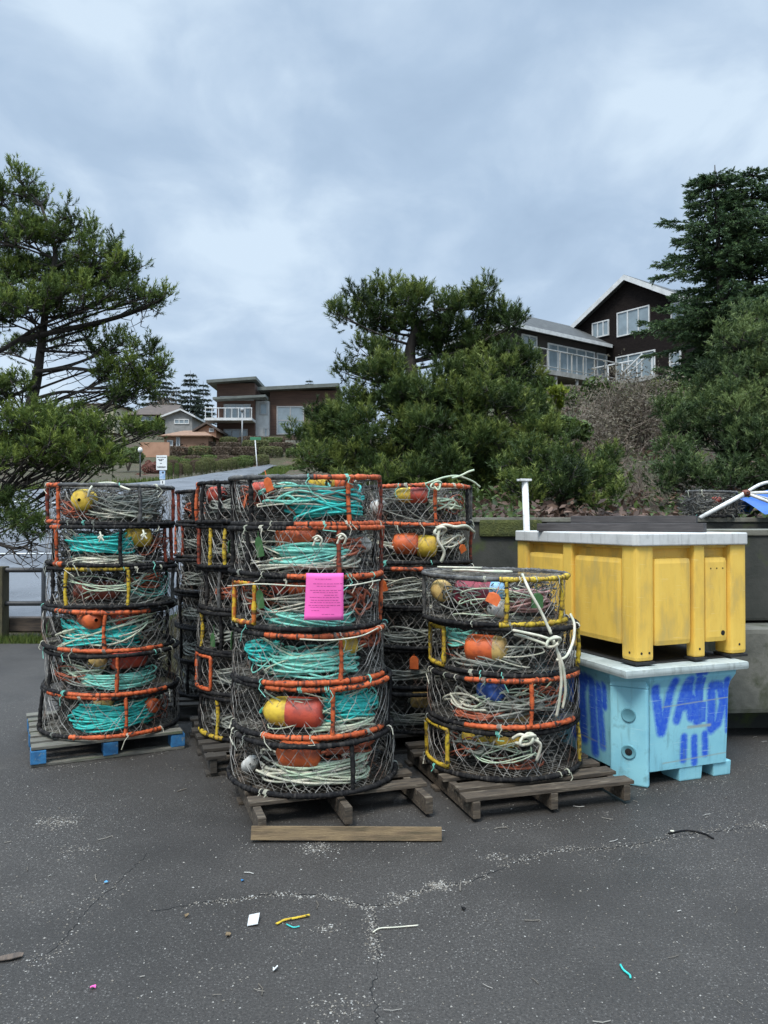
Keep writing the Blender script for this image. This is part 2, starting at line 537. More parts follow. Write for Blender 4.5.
def hoop(root, rg, rad, z, shp, segs, base):
    """one ring of the pot: base-coloured stretches with coloured stretches between"""
    segs = sorted(segs)
    black = MB()
    cur = -180
    for (a0, a1, col) in segs:
        if a0 - cur > 1:
            arc_mb(black, rg, cur, a0, rad, z, shp)
        c = MB()
        arc_mb(c, rg, a0, a1, rad, z, shp, HR * 1.02, col)
        o = c.build('hoop_wrap', M[col], root, True, tint=True)
        o['label'] = WRAPWORD[col] + ' wrapped stretch of the hoop'
        cur = a1
    if 180 - cur > 1:
        arc_mb(black, rg, cur, 180, rad, z, shp)
    black.build('hoop', M[base], root, True, tint=True)


WRAPWORD = dict(orange='bright orange', redorange='dull red', yellow='mottled yellow', yelloworange='yellow and orange',
                greywrap='worn grey', rubber='black')


def side_net(rg, rad0, rad1, h, n=44, r=.0014, twist=24, sag=.018):
    mb = MB()
    for fam in (-1, 1):
        for k in range(n):
            p0 = 360 * k / n + rg.gauss(0, 1.6)
            tw = fam * twist + rg.gauss(0, 4)
            pts = []
            for i in range(7):
                t = i / 6
                rr = rad0 + (rad1 - rad0) * t - .004 + sag * math.sin(PI * t) * math.sin(R(p0 * 3)) + rg.uniform(-.006, .006)
                pts.append(polar(p0 + tw * t + rg.uniform(-1.3, 1.3), rr, .016 + (h - .034) * t))
            mb.tube(pts, r * rg.choice((.7, .85, 1, 1, 1.2, 1.5)), 3, caps=False)
    return mb


def flat_net(rg, rad, z, n=15, r=.0013, sag=.02):
    mb = MB()
    for fam in (0, 1):
        ang = R(35 + 62 * fam)
        for k in range(-n, n + 1):
            off = rad * .97 * k / n
            half = math.sqrt(max(0, rad * rad - off * off))
            if half < .06:
                continue
            pts = []
            for i in range(9):
                s = -half + 2 * half * i / 8
                x = s * math.cos(ang) - off * math.sin(ang) + rg.uniform(-.004, .004)
                y = s * math.sin(ang) + off * math.cos(ang) + rg.uniform(-.004, .004)
                q = 1 - (x * x + y * y) / rad ** 2
                pts.append((x, y, z - sag * max(q, 0)))
            mb.tube(pts, r, 3, caps=False)
    return mb


def inner_net(rg, h, dense, thick=1.0):
    """the entrance funnels and loose webbing inside: strands crossing the middle of the pot"""
    mb = MB()
    for k in range(dense):
        p0 = rg.uniform(-180, 180)
        r0 = rg.uniform(.30, .44)
        p1 = p0 + rg.gauss(0, 45)
        r1 = rg.uniform(.1, .42)
        z0, z1 = rg.uniform(.03, h - .03), rg.uniform(.03, h - .03)
        a, b = polar(p0, r0, z0), polar(p1, r1, z1)
        mid = (a + b) / 2 + Vector((rg.uniform(-.06, .06), rg.uniform(-.06, .06), rg.uniform(-.07, .03)))
        pts = []
        for i in range(7):
            t = i / 6
            p = a * (1 - t) ** 2 + mid * 2 * t * (1 - t) + b * t * t
            p.z = min(max(p.z, .012), h - .015)
            pts.append(p)
        mb.tube(pts, rg.choice((.0012, .0016, .0024, .0034)) * thick, 4, caps=False)
    return mb


NETS = []
for s in range(4):
    g_ = random.Random(100 + s)
    NETS.append((side_net(g_, .46, .455, PH), flat_net(g_, .45, PH - .014), flat_net(g_, .45, .03, sag=-.01),
                 inner_net(g_, PH, 190)))


def net_mesh(mb, mat):
    o = mb.build('netting', mat)
    me = o.data
    bpy.data.objects.remove(o)
    return me


NETME = [(net_mesh(a, M['wire']), net_mesh(b, M['innerwire']), net_mesh(c, M['innerwire']), net_mesh(d, M['innerwire'])) for a, b, c, d in NETS]
TWME = [net_mesh(inner_net(random.Random(300 + s), PH, 320, 2.0), M['darkwire']) for s in range(3)]


def make_pot(loc, rz, label, group, rg, rad=.455, top=(), bot=(), ups=(), frames=(), black_ups=6, base='rubber', base_bot=None, bulge=0.0, seed=0, lash=True):
    root = empty('crab_pot', loc, (R(rg.uniform(-1.1, 1.1)), R(rg.uniform(-1.1, 1.1)), rz))
    tag(root, label, 'crab pot', group)
    shp = (rg.uniform(-.022, .022), rg.uniform(0, 6), rg.uniform(-.008, .008), rg.uniform(-.008, .008))
    shp2 = (rg.uniform(-.022, .022), rg.uniform(0, 6), rg.uniform(-.008, .008), rg.uniform(-.008, .008))
    hoop(root, rg, rad, PH - HR, shp, top, base)
    hoop(root, rg, rad + bulge, HR, shp2, bot, base_bot or 'rubber')
    used = []

    def upright(phi, col, lab=True):
        n = 20
        mb = MB()
        pts = [hoop_r(phi, rad + bulge, HR, shp2).lerp(hoop_r(phi, rad, PH - HR, shp), i / n) for i in range(n + 1)]
        j = rg.uniform(-.012, .012)
        pts = [p + Vector((j * math.sin(PI * i / n), 0, 0)) for i, p in enumerate(pts)]
        mb.tube(pts, wrapped(rg, n + 1, HR * .88), 7, rings=ring_wear(rg, n, col))
        o = mb.build('upright', M[col], root, True, tint=True)
        if lab and col != 'rubber':
            o['label'] = WRAPWORD[col] + ' wrapped upright'
        used.append(phi)

    for phi, col in ups:
        upright(phi, col)
    # entrance frames: a rectangle let into the netting, its sill and head a little inside the hoops
    for (a0, a1, col) in frames:
        mb = MB()
        z0, z1 = .035, PH - .035
        ro = rad + bulge * .5 + .004
        ring = [polar(a0 + (a1 - a0) * i / 8, ro, z1) for i in range(9)]
        ring += [polar(a1, ro, z1 + (z0 - z1) * i / 9) for i in range(1, 9)]
        ring += [polar(a1 + (a0 - a1) * i / 8, ro, z0) for i in range(9)]
        ring += [polar(a0, ro, z0 + (z1 - z0) * i / 9) for i in range(1, 9)]
        mb.tube(ring, wrapped(rg, len(ring), HR * .9), 7, closed=True, rings=ring_wear(rg, len(ring), col))
        mb.build('entrance_frame', M[col], root, True, tint=True)['label'] = WRAPWORD[col] + ' wrapped entrance frame'
        used += [a0, a1]
    off = rg.uniform(0, 60)
    for k in range(black_ups):
        phi = -180 + off + k * 360 / black_ups
        if phi > 180:
            phi -= 360
        if all(abs(phi - u) > 17 for u in used) and not (abs(phi) < 62):
            upright(phi, 'rubber', False)
    v = NETME[seed % 4]
    k = (rad + bulge * .4) / .46
    for me, nm in ((v[0], 'netting'), (v[1], 'lid_netting'), (v[2], 'base_netting'), (v[3], 'inner_netting')):
        o = link(nm, me, root, rot=(0, 0, R((seed * 47) % 360)))
        o.scale = (k, k, 1)
    for q_ in range(1 if lash else 6):
        o = link('loose_strands', TWME[(seed + q_) % 3], root, rot=(0, 0, R((seed * 83 + q_ * 110) % 360)))
        o.scale = (.92, .92, 1)
    if not lash:
        return root
    # pale lashings tied round the hoops, with frayed ends: each a small part of its own
    for _ in range(7):
        phi = rg.uniform(-95, 95)
        z, rr, sh = rg.choice(((PH - HR, rad, shp), (HR, rad + bulge, shp2)))
        c = hoop_r(phi, rr, z, sh)
        a = R(phi)
        rad_d, up_d, tan_d = Vector((math.sin(a), -math.cos(a), 0)), Vector((0, 0, 1)), Vector((math.cos(a), math.sin(a), 0))
        q = HR * 1.22
        turns = rg.choice((1, 1, 2, 3))
        pts = [c + (rad_d * math.cos(t) + up_d * math.sin(t)) * q + tan_d * .0012 * t for t in [k_ * PI / 4 for k_ in range(8 * turns + 1)]]
        e = pts[-1]
        if rg.random() < .7:
            pts += [e + tan_d * rg.uniform(-.03, .03) - up_d * .03 + rad_d * .01, e + tan_d * rg.uniform(-.06, .06) - up_d * rg.uniform(.03, .09)]
        mb = MB()
        mb.tube(pts, .0026, 4)
        mb.build('lashing', M[rg.choice(('cream', 'greyrope', 'cream', 'paleteal'))], root)
    return root


class Inside:
    """places loose gear inside a pot: every coil, buoy and tag is a thing of its own"""

    def __init__(self, root, where, rg):
        self.m = Matrix.LocRotScale(root.location, root.rotation_euler, None)
        self.where = where
        self.rg = rg

    def put(self, mb, name, mat, c, smooth=True, parent=None):
        mb.v = [tuple(Vector(p) - Vector(c)) for p in mb.v]
        if parent:
            return mb.build(name, mat, parent, smooth)
        o = mb.build(name, mat, None, smooth)
        w = self.m.copy()
        w.translation = self.m @ Vector(c)
        o.matrix_world = w
        return o

    def coil(self, phi, half, zc, zh, mat, word, n=17, rho=.35, dep=.075, r=.0074, tilt=0.0, wild=.75, tail=True):
        rg = self.rg
        n = int(n * (1.75 if 'teal' in mat else 1.4))
        mb = MB()
        pts = []
        steps = 26
        key = [(rg.uniform(-.05, .05) * wild, rg.uniform(.74, 1.06), rg.uniform(-1, 1), rg.uniform(.5, 1.0), rg.gauss(0, .10) * wild + tilt, rg.uniform(-.028, .028))
               for _ in range(2 * n + 3)]
        for s in range(n * steps):
            u = s / steps * 2
            i, t = int(u), u - int(u)
            t = t * t * (3 - 2 * t)
            sh, sc, zz, dd, tl, rr = [a + (b - a) * t for a, b in zip(key[i], key[i + 1])]
            th = 2 * PI * s / steps
            a = half * sc * math.cos(th) + sh
            b = dep * dd * math.sin(th) + rr
            edge = 1 - .35 * abs(math.cos(th)) ** 2 * wild
            z = zc + zh * zz * edge + tl * a + .012 * math.sin(th * 2 + i)
            z = min(max(z, .014), PH - .02)
            ph = phi + math.degrees(a / .40)
            pts.append(polar(ph, min(max(rho + b, .06), .425), z))
        if tail:
            e = pts[-1]
            q = polar(phi + rg.choice((-1, 1)) * rg.uniform(25, 55), rg.uniform(.25, .4), rg.uniform(.03, .2))
            for k in range(1, 9):
                t = k / 8
                p = e.lerp(q, t)
                p.z += .03 * math.sin(PI * t) * rg.uniform(.5, 1.2)
                p.z = min(max(p.z, .014), PH - .02)
                pts.append(p)
        mb.tube(pts, r, 5)
        o = self.put(mb, 'rope_coil', M[mat], polar(phi, rho, zc - zh))
        tag(o, f'{word} rope coil in the {self.where}', 'rope coil', 'rope coils inside the pots')
        return o

    def buoy(self, phi, rho, z, L, r, mat, word, tip=None, axis=90, pitch=0, tipfrac=.33, knot=None):
        """a foam buoy: barrel with a rounded nose, the nose end painted; axis = heading of its length round the pot (90 = seen side on)"""
        c = polar(phi, rho, z)
        a = R(phi + axis)
        d = Vector((math.sin(a) * math.cos(R(pitch)), -math.cos(a) * math.cos(R(pitch)), math.sin(R(pitch))))
        rot = d.to_track_quat('Z', 'Y').to_matrix().to_4x4()
        T = Matrix.Translation(c) @ rot
        r *= .93
        L *= .95
        h = L / 2
        body = [(0.012, -h), (r * .55, -h), (r * .86, -h + r * .12), (r, -h + r * .38), (r * 1.0, -h * .3), (r * .99, h - L * tipfrac)]
        nose = [(r * .992, h - L * tipfrac), (r * .95, h - L * tipfrac * .6), (r * .8, h - L * tipfrac * .28), (r * .55, h - L * .06), (.012, h)]
        if tip is None:
            body = body + nose[1:]
        mb = MB()
        mb.lathe(body, 22, T)
        o = self.put(mb, 'buoy', M['b_' + mat], c)
        tag(o, f'{word} foam buoy in the {self.where}', 'buoy', 'foam buoys inside the pots')
        if tip is not None:
            mt = MB()
            mt.lathe(nose, 22, T)
            mt.v = [tuple(Vector(p) - c) for p in mt.v]
            mt.build('painted_end', M['b_' + tip], o, True)
        kn = MB()
        e = T @ Vector((0, 0, h if tip else -h))
        for q in range(3):
            pts = [e + Vector((.016 * math.cos(t * .7 + q) , .016 * math.sin(t * .9 + q * 2), .012 * math.sin(t + q))) for t in range(9)]
            kn.tube(pts, .006, 5)
        kn.v = [tuple(Vector(p) - c) for p in kn.v]
        kn.build('rope_knot', M[knot or 'greyrope'], o, True)
        return o

    def tag(self, phi, z, mat, word, w=.05, h=.062, rho=.452, roll=0):
        c = polar(phi, rho, z)
        a = R(phi)
        tx = Vector((math.cos(a), math.sin(a), 0))
        up = Vector((0, 0, 1))
        nrm = Vector((math.sin(a), -math.cos(a), 0))
        u = tx * math.cos(R(roll)) + up * math.sin(R(roll))
        v = up * math.cos(R(roll)) - tx * math.sin(R(roll))
        sh = [(-.5, -.5), (.5, -.5), (.5, .28), (.22, .5), (-.22, .5), (-.5, .28)]
        lo = [c + u * (x * w) + v * (y * h) + nrm * (.008 * math.sin(3 * x)) for x, y in sh]
        hi = [p + nrm * .004 for p in lo]
        mb = MB()
        mb.hexa(lo, hi)
        mb.tube([c + v * h * .45, c + v * (h * .8) + nrm * -.01, c + v * (h * 1.1) + nrm * -.012], .002, 4)
        o = self.put(mb, 'buoy_tag', M[mat], c, False)
        tag(o, f'{word} plastic tag on the {self.where}', 'tag', 'plastic tags on the pots')
        return o

    def jar(self, phi, z, rho=.4):
        c = polar(phi, rho, z)
        mb = MB()
        mb.lathe([(.004, -.05), (.036, -.05), (.04, -.04), (.04, .03), (.03, .042), (.03, .055), (.004, .057)], 14, Matrix.Translation(c) @ Euler((.9, .4, .3)).to_matrix().to_4x4())
        o = self.put(mb, 'bait_jar', M['b_white'], c)
        tag(o, f'white bait jar in the {self.where}', 'bait jar')
        return o


ORD6 = ['topmost', 'second from top', 'third from top', 'fourth from top', 'fifth from top', 'bottom']
ORD4 = ['topmost', 'second from top', 'third from top', 'bottom']


class Stack:
    def __init__(self, x, y, z0, n, phrase, group, seed, lean=(0, 0), step=PH):
        self.x, self.y, self.z0, self.n = x, y, z0, n
        self.phrase, self.group = phrase, group
        self.rg = random.Random(seed)
        self.seed = seed
        self.rz = math.atan2(-x, y)
        self.lean = lean
        self.k = .965
        self.ord = {4: ORD4, 6: ORD6, 5: ['topmost', 'second from top', 'middle', 'fourth from top', 'bottom']}[n]

    def pot(self, i, look='', **kw):
        """i counts from the top"""
        lvl = self.n - 1 - i
        dx, dy = kw.pop('shift', (self.rg.uniform(-.012, .012), self.rg.uniform(-.012, .012)))
        loc = (self.x + dx + self.lean[0] * lvl, self.y + dy + self.lean[1] * lvl, self.z0 + lvl * PH + .003)
        where = f'{self.ord[i].replace(" ", "-")} pot of the {self.phrase}'
        lab = f'black crab pot{" with " + look if look else ""}, {self.ord[i]} in the {self.phrase}'
        kw['rad'] = kw.get('rad', .455) * self.k
        kw['bulge'] = kw.get('bulge', 0) * .6
        loose = kw.get('lash', True)
        root = make_pot(loc, self.rz, lab, self.group, self.rg, seed=self.seed + i * 3 + 1, **kw)
        ins = Inside(root, where, self.rg)
        if loose:
            rg = random.Random(self.seed * 31 + i)
            mt, wd = rg.choice((('cream', 'cream'), ('palegreen', 'pale green'), ('greyrope', 'grey'), ('cream', 'cream')))
            ins.coil(rg.uniform(-30, 30), rg.uniform(.24, .34), .14, .1, mt, 'loose thin ' + wd, 3, rho=.385, dep=.035, r=.0046, wild=1.9)
            mt, wd = rg.choice((('rustrope', 'rust'), ('paleteal', 'turquoise'), ('greyrope', 'olive'), ('rustrope', 'rust')))
            ins.coil(rg.choice((-52, 50)) + rg.uniform(-12, 12), rg.uniform(.13, .2), rg.uniform(.1, .18), .09, mt, 'slack side ' + wd, 5, rho=.36, dep=.05, r=.0046, wild=1.9)
        return ins


# ------------------------------------------------------------------ left stack, on the pallet with blue blocks
PZ = 0.135
A = Stack(-2.0, 5.66, PZ, 6, 'blue-block pallet stack', 'crab pots stacked on the pallet with blue blocks', 11, lean=(.0, .0))
i_ = A.pot(0, 'worn grey hoop', base='greywrap', top=[(-82, -52, 'orange')], bot=[(-84, -50, 'orange')], ups=[(-80, 'redorange'), (-53, 'orange'), (24, 'greywrap'), (80, 'redorange')], rad=.45)
i_.buoy(-30, .36, .175, .17, .082, 'yellow', 'yellow', axis=8, knot='knot')
i_.coil(28, .27, .15, .085, 'greyrope', 'grey', 15, r=.006)
i_.coil(12, .22, .07, .03, 'cream', 'cream', 5, rho=.36, r=.0065, wild=1.5)
i_ = A.pot(1, 'red-orange side bars', top=[(-66, -48, 'orange')], bot=[(-62, -47, 'orange')], ups=[(-56, 'orange'), (8, 'rubber'), (58, 'redorange'), (74, 'redorange')], rad=.45)
i_.coil(-14, .23, .165, .07, 'teal', 'turquoise', 20, rho=.35)
i_.coil(-6, .26, .06, .025, 'cream', 'cream', 7, rho=.36, r=.0065)
i_.buoy(32, .34, .2, .2, .075, 'yellow', 'amber', axis=60)
i_ = A.pot(2, 'yellow entrance frame', top=[(-44, 14, 'yellow')], ups=[(-43, 'yellow'), (13, 'yellow'), (72, 'greywrap')], rad=.455)
i_.buoy(-18, .3, .12, .34, .07, 'darkred', 'dark red', axis=92)
i_.coil(42, .18, .17, .05, 'rustrope', 'rust red', 7, rho=.33)
i_.coil(40, .2, .07, .04, 'greyrope', 'dark grey', 10, rho=.32)
i_ = A.pot(3, 'orange top hoop', top=[(-50, 36, 'orange')], bot=[(-46, 50, 'orange')], ups=[(-4, 'orange')], rad=.465, bulge=.008)
i_.coil(-12, .31, .115, .085, 'teal', 'turquoise', 24, rho=.345)
i_.buoy(-20, .37, .225, .22, .078, 'orange', 'orange', axis=40)
i_.buoy(24, .25, .2, .2, .075, 'red', 'red', axis=100)
i_.coil(-2, .34, .14, .09, 'palegreen', 'pale green', 3, rho=.39, dep=.03, wild=1.6)
i_.tag(-66, .14, 'tag_green', 'green')
i_ = A.pot(4, 'orange lower hoop', bot=[(-38, 50, 'orange')], ups=[(3, 'orange')], rad=.475, bulge=.008)
i_.coil(8, .27, .095, .055, 'paleteal', 'faded turquoise', 18, rho=.35)
i_.buoy(17, .36, .235, .27, .07, 'red', 'dark red', axis=95)
i_.buoy(-16, .34, .215, .13, .055, 'tan', 'tan', axis=80)
i_.coil(-28, .13, .13, .07, 'palegreen', 'pale green', 4, rho=.39, dep=.03, wild=1.8)
i_ = A.pot(5, 'orange lower hoop', top=[(-62, 0, 'orange')], bot=[(-32, 44, 'orange')], ups=[(11, 'orange')], rad=.485, bulge=.03)
i_.coil(3, .31, .115, .085, 'teal', 'turquoise', 22, rho=.36)
i_.buoy(-8, .34, .225, .14, .055, 'tan', 'tan', axis=95)
i_.buoy(42, .41, .17, .10, .055, 'orange', 'small orange', axis=5)

# ------------------------------------------------------------------ tall stack in front, with the pink notice
B = Stack(-.425, 4.60, PZ, 6, 'pink-notice stack', 'crab pots stacked under the pink notice', 23, lean=(-.010, 0))
i_ = B.pot(0, 'half-orange hoops', top=[(6, 88, 'orange')], bot=[(-8, 88, 'orange')], ups=[(-80, 'rubber'), (-44, 'rubber'), (33, 'orange'), (84, 'redorange')], rad=.455, base='greywrap')
i_.coil(24, .25, .125, .085, 'teal', 'turquoise', 24, rho=.35)
i_.coil(16, .24, .19, .05, 'greyrope', 'olive grey', 7, rho=.37, wild=1.8)
i_.coil(-8, .17, .16, .07, 'paleteal', 'faded turquoise', 4, rho=.37, wild=1.8)
i_.buoy(22, .32, .235, .24, .05, 'yellow', 'yellow', axis=95)
i_.buoy(36, .37, .235, .12, .05, 'orange', 'orange', axis=30)
i_.buoy(-12, .33, .17, .13, .06, 'tan', 'tan', axis=60)
i_.tag(-26, .235, 'tag_orange', 'orange', .055, .075, roll=20)
i_.tag(-58, .15, 'tag_orange', 'orange', .05, .07, rho=.40, roll=-30)['label'] = 'orange tag tilted in netting at left of the topmost pot of the pink-notice stack'
i_.buoy(-45, .33, .2, .16, .06, 'red', 'faded red', axis=100)
i_ = B.pot(1, 'orange right hoops', top=[(-14, 86, 'orange')], bot=[(-14, 84, 'orange')], ups=[(-72, 'rubber'), (-48, 'rubber'), (24, 'redorange'), (82, 'redorange')], rad=.46)
i_.coil(4, .24, .13, .07, 'paleteal', 'faded turquoise', 15, rho=.355)
i_.coil(6, .27, .07, .025, 'cream', 'cream', 6, rho=.37, wild=1.5)
i_.buoy(-8, .32, .22, .26, .07, 'orange', 'orange', axis=95)
i_.coil(38, .15, .175, .05, 'rustrope', 'rust red', 10, rho=.35)
i_.tag(-34, .17, 'tag_green', 'faded green', .06, .11, roll=12)
i_.tag(-80, .16, 'tag_green', 'small green', .04, .07)
i_.buoy(62, .36, .18, .14, .05, 'white', 'white', axis=85)
i_ = B.pot(2, 'yellow-orange entrance frame', frames=[(-67, -40, 'yelloworange')], ups=[(80, 'orange')], bot=[(10, 70, 'rubber')], rad=.46)
i_.coil(4, .27, .06, .035, 'paleteal', 'faded turquoise', 12, rho=.355)
i_.coil(10, .26, .14, .06, 'greyrope', 'olive grey', 14, rho=.33)
i_.coil(48, .1, .16, .09, 'rustrope', 'rust red', 5, rho=.39, dep=.04, wild=2)
i_.tag(-34, .17, 'tag_green', 'dull green', .06, .1, roll=10)
i_.buoy(-8, .33, .23, .12, .05, 'orange', 'orange', axis=70)
i_.buoy(-24, .36, .235, .1, .045, 'red', 'faded red', axis=50)
i_.buoy(-50, .35, .12, .12, .05, 'red', 'bright red', axis=80)
i_ = B.pot(3, 'orange hoops', top=[(-32, 72, 'orange')], bot=[(-34, 70, 'orange')], ups=[(21, 'orange')], rad=.468)
i_.coil(5, .27, .11, .085, 'paleteal', 'faded turquoise', 26, rho=.35)
i_.coil(-46, .12, .17, .05, 'teal', 'turquoise', 8, rho=.36)
i_.buoy(34, .38, .2, .12, .055, 'yellow', 'yellow', axis=75)
i_.coil(60, .09, .2, .05, 'rustrope', 'rust red', 5, rho=.38, dep=.04, wild=2)
i_.tag(-84, .2, 'tag_green', 'bright green', .06, .1)
i_ = B.pot(4, 'orange hoops and upright', top=[(-34, 68, 'orange')], bot=[(-34, 64, 'orange')], ups=[(14, 'orange')], rad=.475)
i_.buoy(-16, .37, .135, .36, .088, 'red', 'red and yellow', tip='yellow', axis=-88, tipfrac=.42, knot='knot')
i_.coil(37, .19, .15, .085, 'teal', 'turquoise', 20, rho=.36)
i_.coil(30, .22, .06, .04, 'palegreen', 'pale green', 10, rho=.38)
i_ = B.pot(5, 'black hoops and upright', ups=[(26, 'rubber')], rad=.485, bulge=.03)
i_.coil(14, .31, .11, .075, 'palegreen', 'pale green', 18, rho=.36, r=.0062)
i_.coil(-2, .34, .10, .08, 'cream', 'cream', 5, rho=.385, r=.0075, dep=.04, wild=1.4)
i_.buoy(-13, .36, .205, .26, .082, 'orange', 'orange', axis=-85)
i_.coil(35, .18, .22, .03, 'rustrope', 'rust red', 7, rho=.38, dep=.04)
i_.jar(-62, .1)

# ------------------------------------------------------------------ short stack of four by the yellow bin
C = Stack(.745, 4.83, PZ, 4, 'short four-pot stack', 'crab pots in the short stack of four', 37)
i_ = C.pot(0, 'mottled yellow right side', top=[(4, 84, 'yellow')], bot=[(4, 76, 'yellow')], ups=[(9, 'yellow'), (62, 'yellow'), (-78, 'greywrap')], rad=.455, base='greywrap', shift=(-.055, 0))
i_.buoy(-14, .30, .18, .34, .085, 'maroon', 'maroon and blue', tip='skyblue', axis=90, tipfrac=.3)
i_.buoy(-58, .37, .18, .17, .07, 'tan', 'tan', axis=70)
i_.coil(38, .2, .15, .07, 'pinkrope', 'faded pink', 12, rho=.33)
i_.coil(10, .25, .04, .02, 'greyrope', 'grey', 9, rho=.30)
i_.tag(0, .17, 'tag_orange', 'orange', .075, .065, rho=.47, roll=-25)
i_.tag(33, .155, 'tag_green', 'green', .068, .085)
i_.buoy(4, .36, .1, .12, .055, 'white', 'white', axis=40)
i_ = C.pot(1, 'yellow entrance frame', frames=[(-82, -50, 'yellow')], ups=[(78, 'yellow')], rad=.465)
i_.buoy(-14, .36, .15, .27, .085, 'orange', 'orange and tan', tip='tan', axis=90, tipfrac=.33)
i_.coil(-20, .26, .09, .06, 'greyrope', 'grey', 9, rho=.36, wild=1.8)
i_.coil(-48, .12, .19, .05, 'paleteal', 'faded turquoise', 7, rho=.35)
i_ = C.pot(2, 'orange hoops and upright', top=[(-28, 76, 'orange')], bot=[(-28, 64, 'orange')], ups=[(20, 'orange')], rad=.475)
i_.buoy(-10, .35, .20, .17, .07, 'blue', 'dark blue', axis=60)
i_.coil(18, .27, .11, .05, 'greyrope', 'grey', 9, rho=.35, wild=1.7)
i_.coil(-36, .12, .14, .08, 'cream', 'cream', 4, rho=.39, dep=.03, wild=1.8)
i_.coil(-24, .15, .055, .02, 'rustrope', 'rust red', 6, rho=.37)
i_.buoy(8, .34, .04, .26, .03, 'tan', 'flat tan', axis=92)
i_ = C.pot(3, 'yellow left entrance frame', frames=[(-78, -42, 'yellow')], ups=[(77, 'yellow')], rad=.48, bulge=.015)
i_.buoy(-10, .30, .2, .38, .055, 'yellow', 'yellow', axis=92)
i_.coil(-32, .11, .17, .06, 'greyrope', 'grey', 4, rho=.39, dep=.03, wild=1.6)
i_.coil(20, .24, .06, .03, 'rustrope', 'dull rust', 5, rho=.28)

# ------------------------------------------------------------------ stacks standing behind
D = Stack(-.89, 5.56, PZ, 6, 'stack behind the notice', 'crab pots stacked behind the pink notice stack', 41)
for k, kw in enumerate([
        dict(look='orange side bars', ups=[(-82, 'orange'), (-62, 'rubber'), (-40, 'rubber')], top=[(-86, -80, 'orange')]),
        dict(look='dull orange foot', ups=[(-84, 'redorange'), (-74, 'redorange'), (-50, 'yellow'), (-32, 'yellow')]),
        dict(look='black bars', ups=[(-60, 'rubber'), (-40, 'greywrap')]),
        dict(look='yellow-black bars', ups=[(-70, 'yellow'), (-38, 'rubber')]),
        dict(look='orange entrance frame', frames=[(-86, -48, 'orange')]),
        dict(look='yellow-black side bars', ups=[(-72, 'rubber'), (-44, 'yellow')], bot=[(-80, -36, 'yellow')])]):
    i_ = D.pot(k, lash=False, **kw)
    col, word = [('greyrope', 'grey'), ('greyrope', 'grey'), ('rustrope', 'rust red'), ('greyrope', 'grey'), ('greyrope', 'dark grey'), ('greyrope', 'grey')][k]
    i_.coil(-35, .2, .12, .06, col, word, 10, rho=.34, wild=1.6)
    if k == 0:
        i_.buoy(-55, .36, .2, .16, .06, 'red', 'red', axis=90)
    if k == 3:
        i_.tag(-45, .1, 'tag_green', 'green', .06, .09)
E = Stack(-1.38, 6.8, PZ, 6, 'dim hindmost stack', 'crab pots in the dim hindmost stack', 53)
for k in range(6):
    i_ = E.pot(k, lash=False, look=['a red side bar', 'orange side bars', 'black bars', 'black bars', 'black bars', 'black bars'][k],
               ups=[[(-70, 'redorange'), (-40, 'rubber')], [(-80, 'orange'), (-58, 'redorange')], [(-70, 'rubber')], [(-60, 'rubber')], [(-60, 'rubber')], [(-50, 'rubber')]][k])
    i_.coil(-45, .18, .12, .06, 'greyrope' if k else 'rustrope', 'grey' if k else 'rust red', 9, wild=1.6)
F = Stack(.215, 5.80, PZ, 6, 'stack behind the short stack', 'crab pots stacked behind the short stack', 67)
i_ = F.pot(0, 'orange hoops', top=[(-30, 74, 'orange')], bot=[(-60, 60, 'orange')], ups=[(24, 'orange'), (86, 'greywrap')])
i_.buoy(0, .37, .215, .25, .062, 'red', 'red and yellow', tip='yellow', axis=-90, tipfrac=.48)
i_.buoy(-40, .36, .13, .14, .06, 'white', 'white', axis=60)
i_.coil(45, .13, .15, .08, 'palegreen', 'pale green', 6, rho=.36, wild=1.8)
i_ = F.pot(1, 'black hoops', base='greywrap', ups=[(84, 'redorange')])
i_.buoy(-8, .37, .15, .2, .082, 'orange', 'orange', axis=-80)
i_.buoy(16, .37, .135, .16, .085, 'yellow', 'yellow', axis=70)
i_.coil(46, .12, .16, .07, 'cream', 'cream', 5, rho=.38, dep=.04, wild=2)
i_.tag(52, .12, 'tag_orange', 'orange', .05, .06, roll=35)
i_ = F.pot(2, 'orange stretch', top=[(-20, 12, 'orange')], ups=[(-50, 'rubber')])
i_.coil(-10, .28, .1, .06, 'greyrope', 'grey green', 12, wild=1.5)
i_.tag(-26, .16, 'tag_orange', 'orange', .05, .075, roll=15)
for k in (3, 4, 5):
    i_ = F.pot(k, 'dark netting', lash=False, ups=[(-70, 'rubber')])
    i_.coil(-5, .25, .1, .05, 'greyrope', 'dark grey', 8, wild=1.6)
    if k == 4:
        i_.tag(2, .2, 'tag_orange', 'orange', .06, .09)
    if k == 5:
        i_.buoy(10, .36, .22, .16, .06, 'tan', 'tan', axis=80)


# ------------------------------------------------------------------ loose ropes on the stacks
def curve_pts(keys, n=8):
    """Catmull-Rom through the keys"""
    k = [Vector(p) for p in keys]
    k = [k[0] * 2 - k[1]] + k + [k[-1] * 2 - k[-2]]
    out = []
    for i in range(1, len(k) - 2):
        for j in range(n):
            t = j / n
            a, b, c, d = k[i - 1], k[i], k[i + 1], k[i + 2]
            out.append(.5 * ((2 * b) + (-a + c) * t + (2 * a - 5 * b + 4 * c - d) * t * t + (-a + 3 * b - 3 * c + d) * t ** 3))
    out.append(k[-2])
    return out


def knot_pts(c, r, turns, rg):
    return [Vector(c) + Vector((r * math.cos(t * .9) * (1 + .3 * math.sin(t * .31)), r * .6 * math.sin(t * 1.3), r * math.sin(t * .9 + .5) * .8)) for t in
            [i * .35 for i in range(int(turns * 18))]]


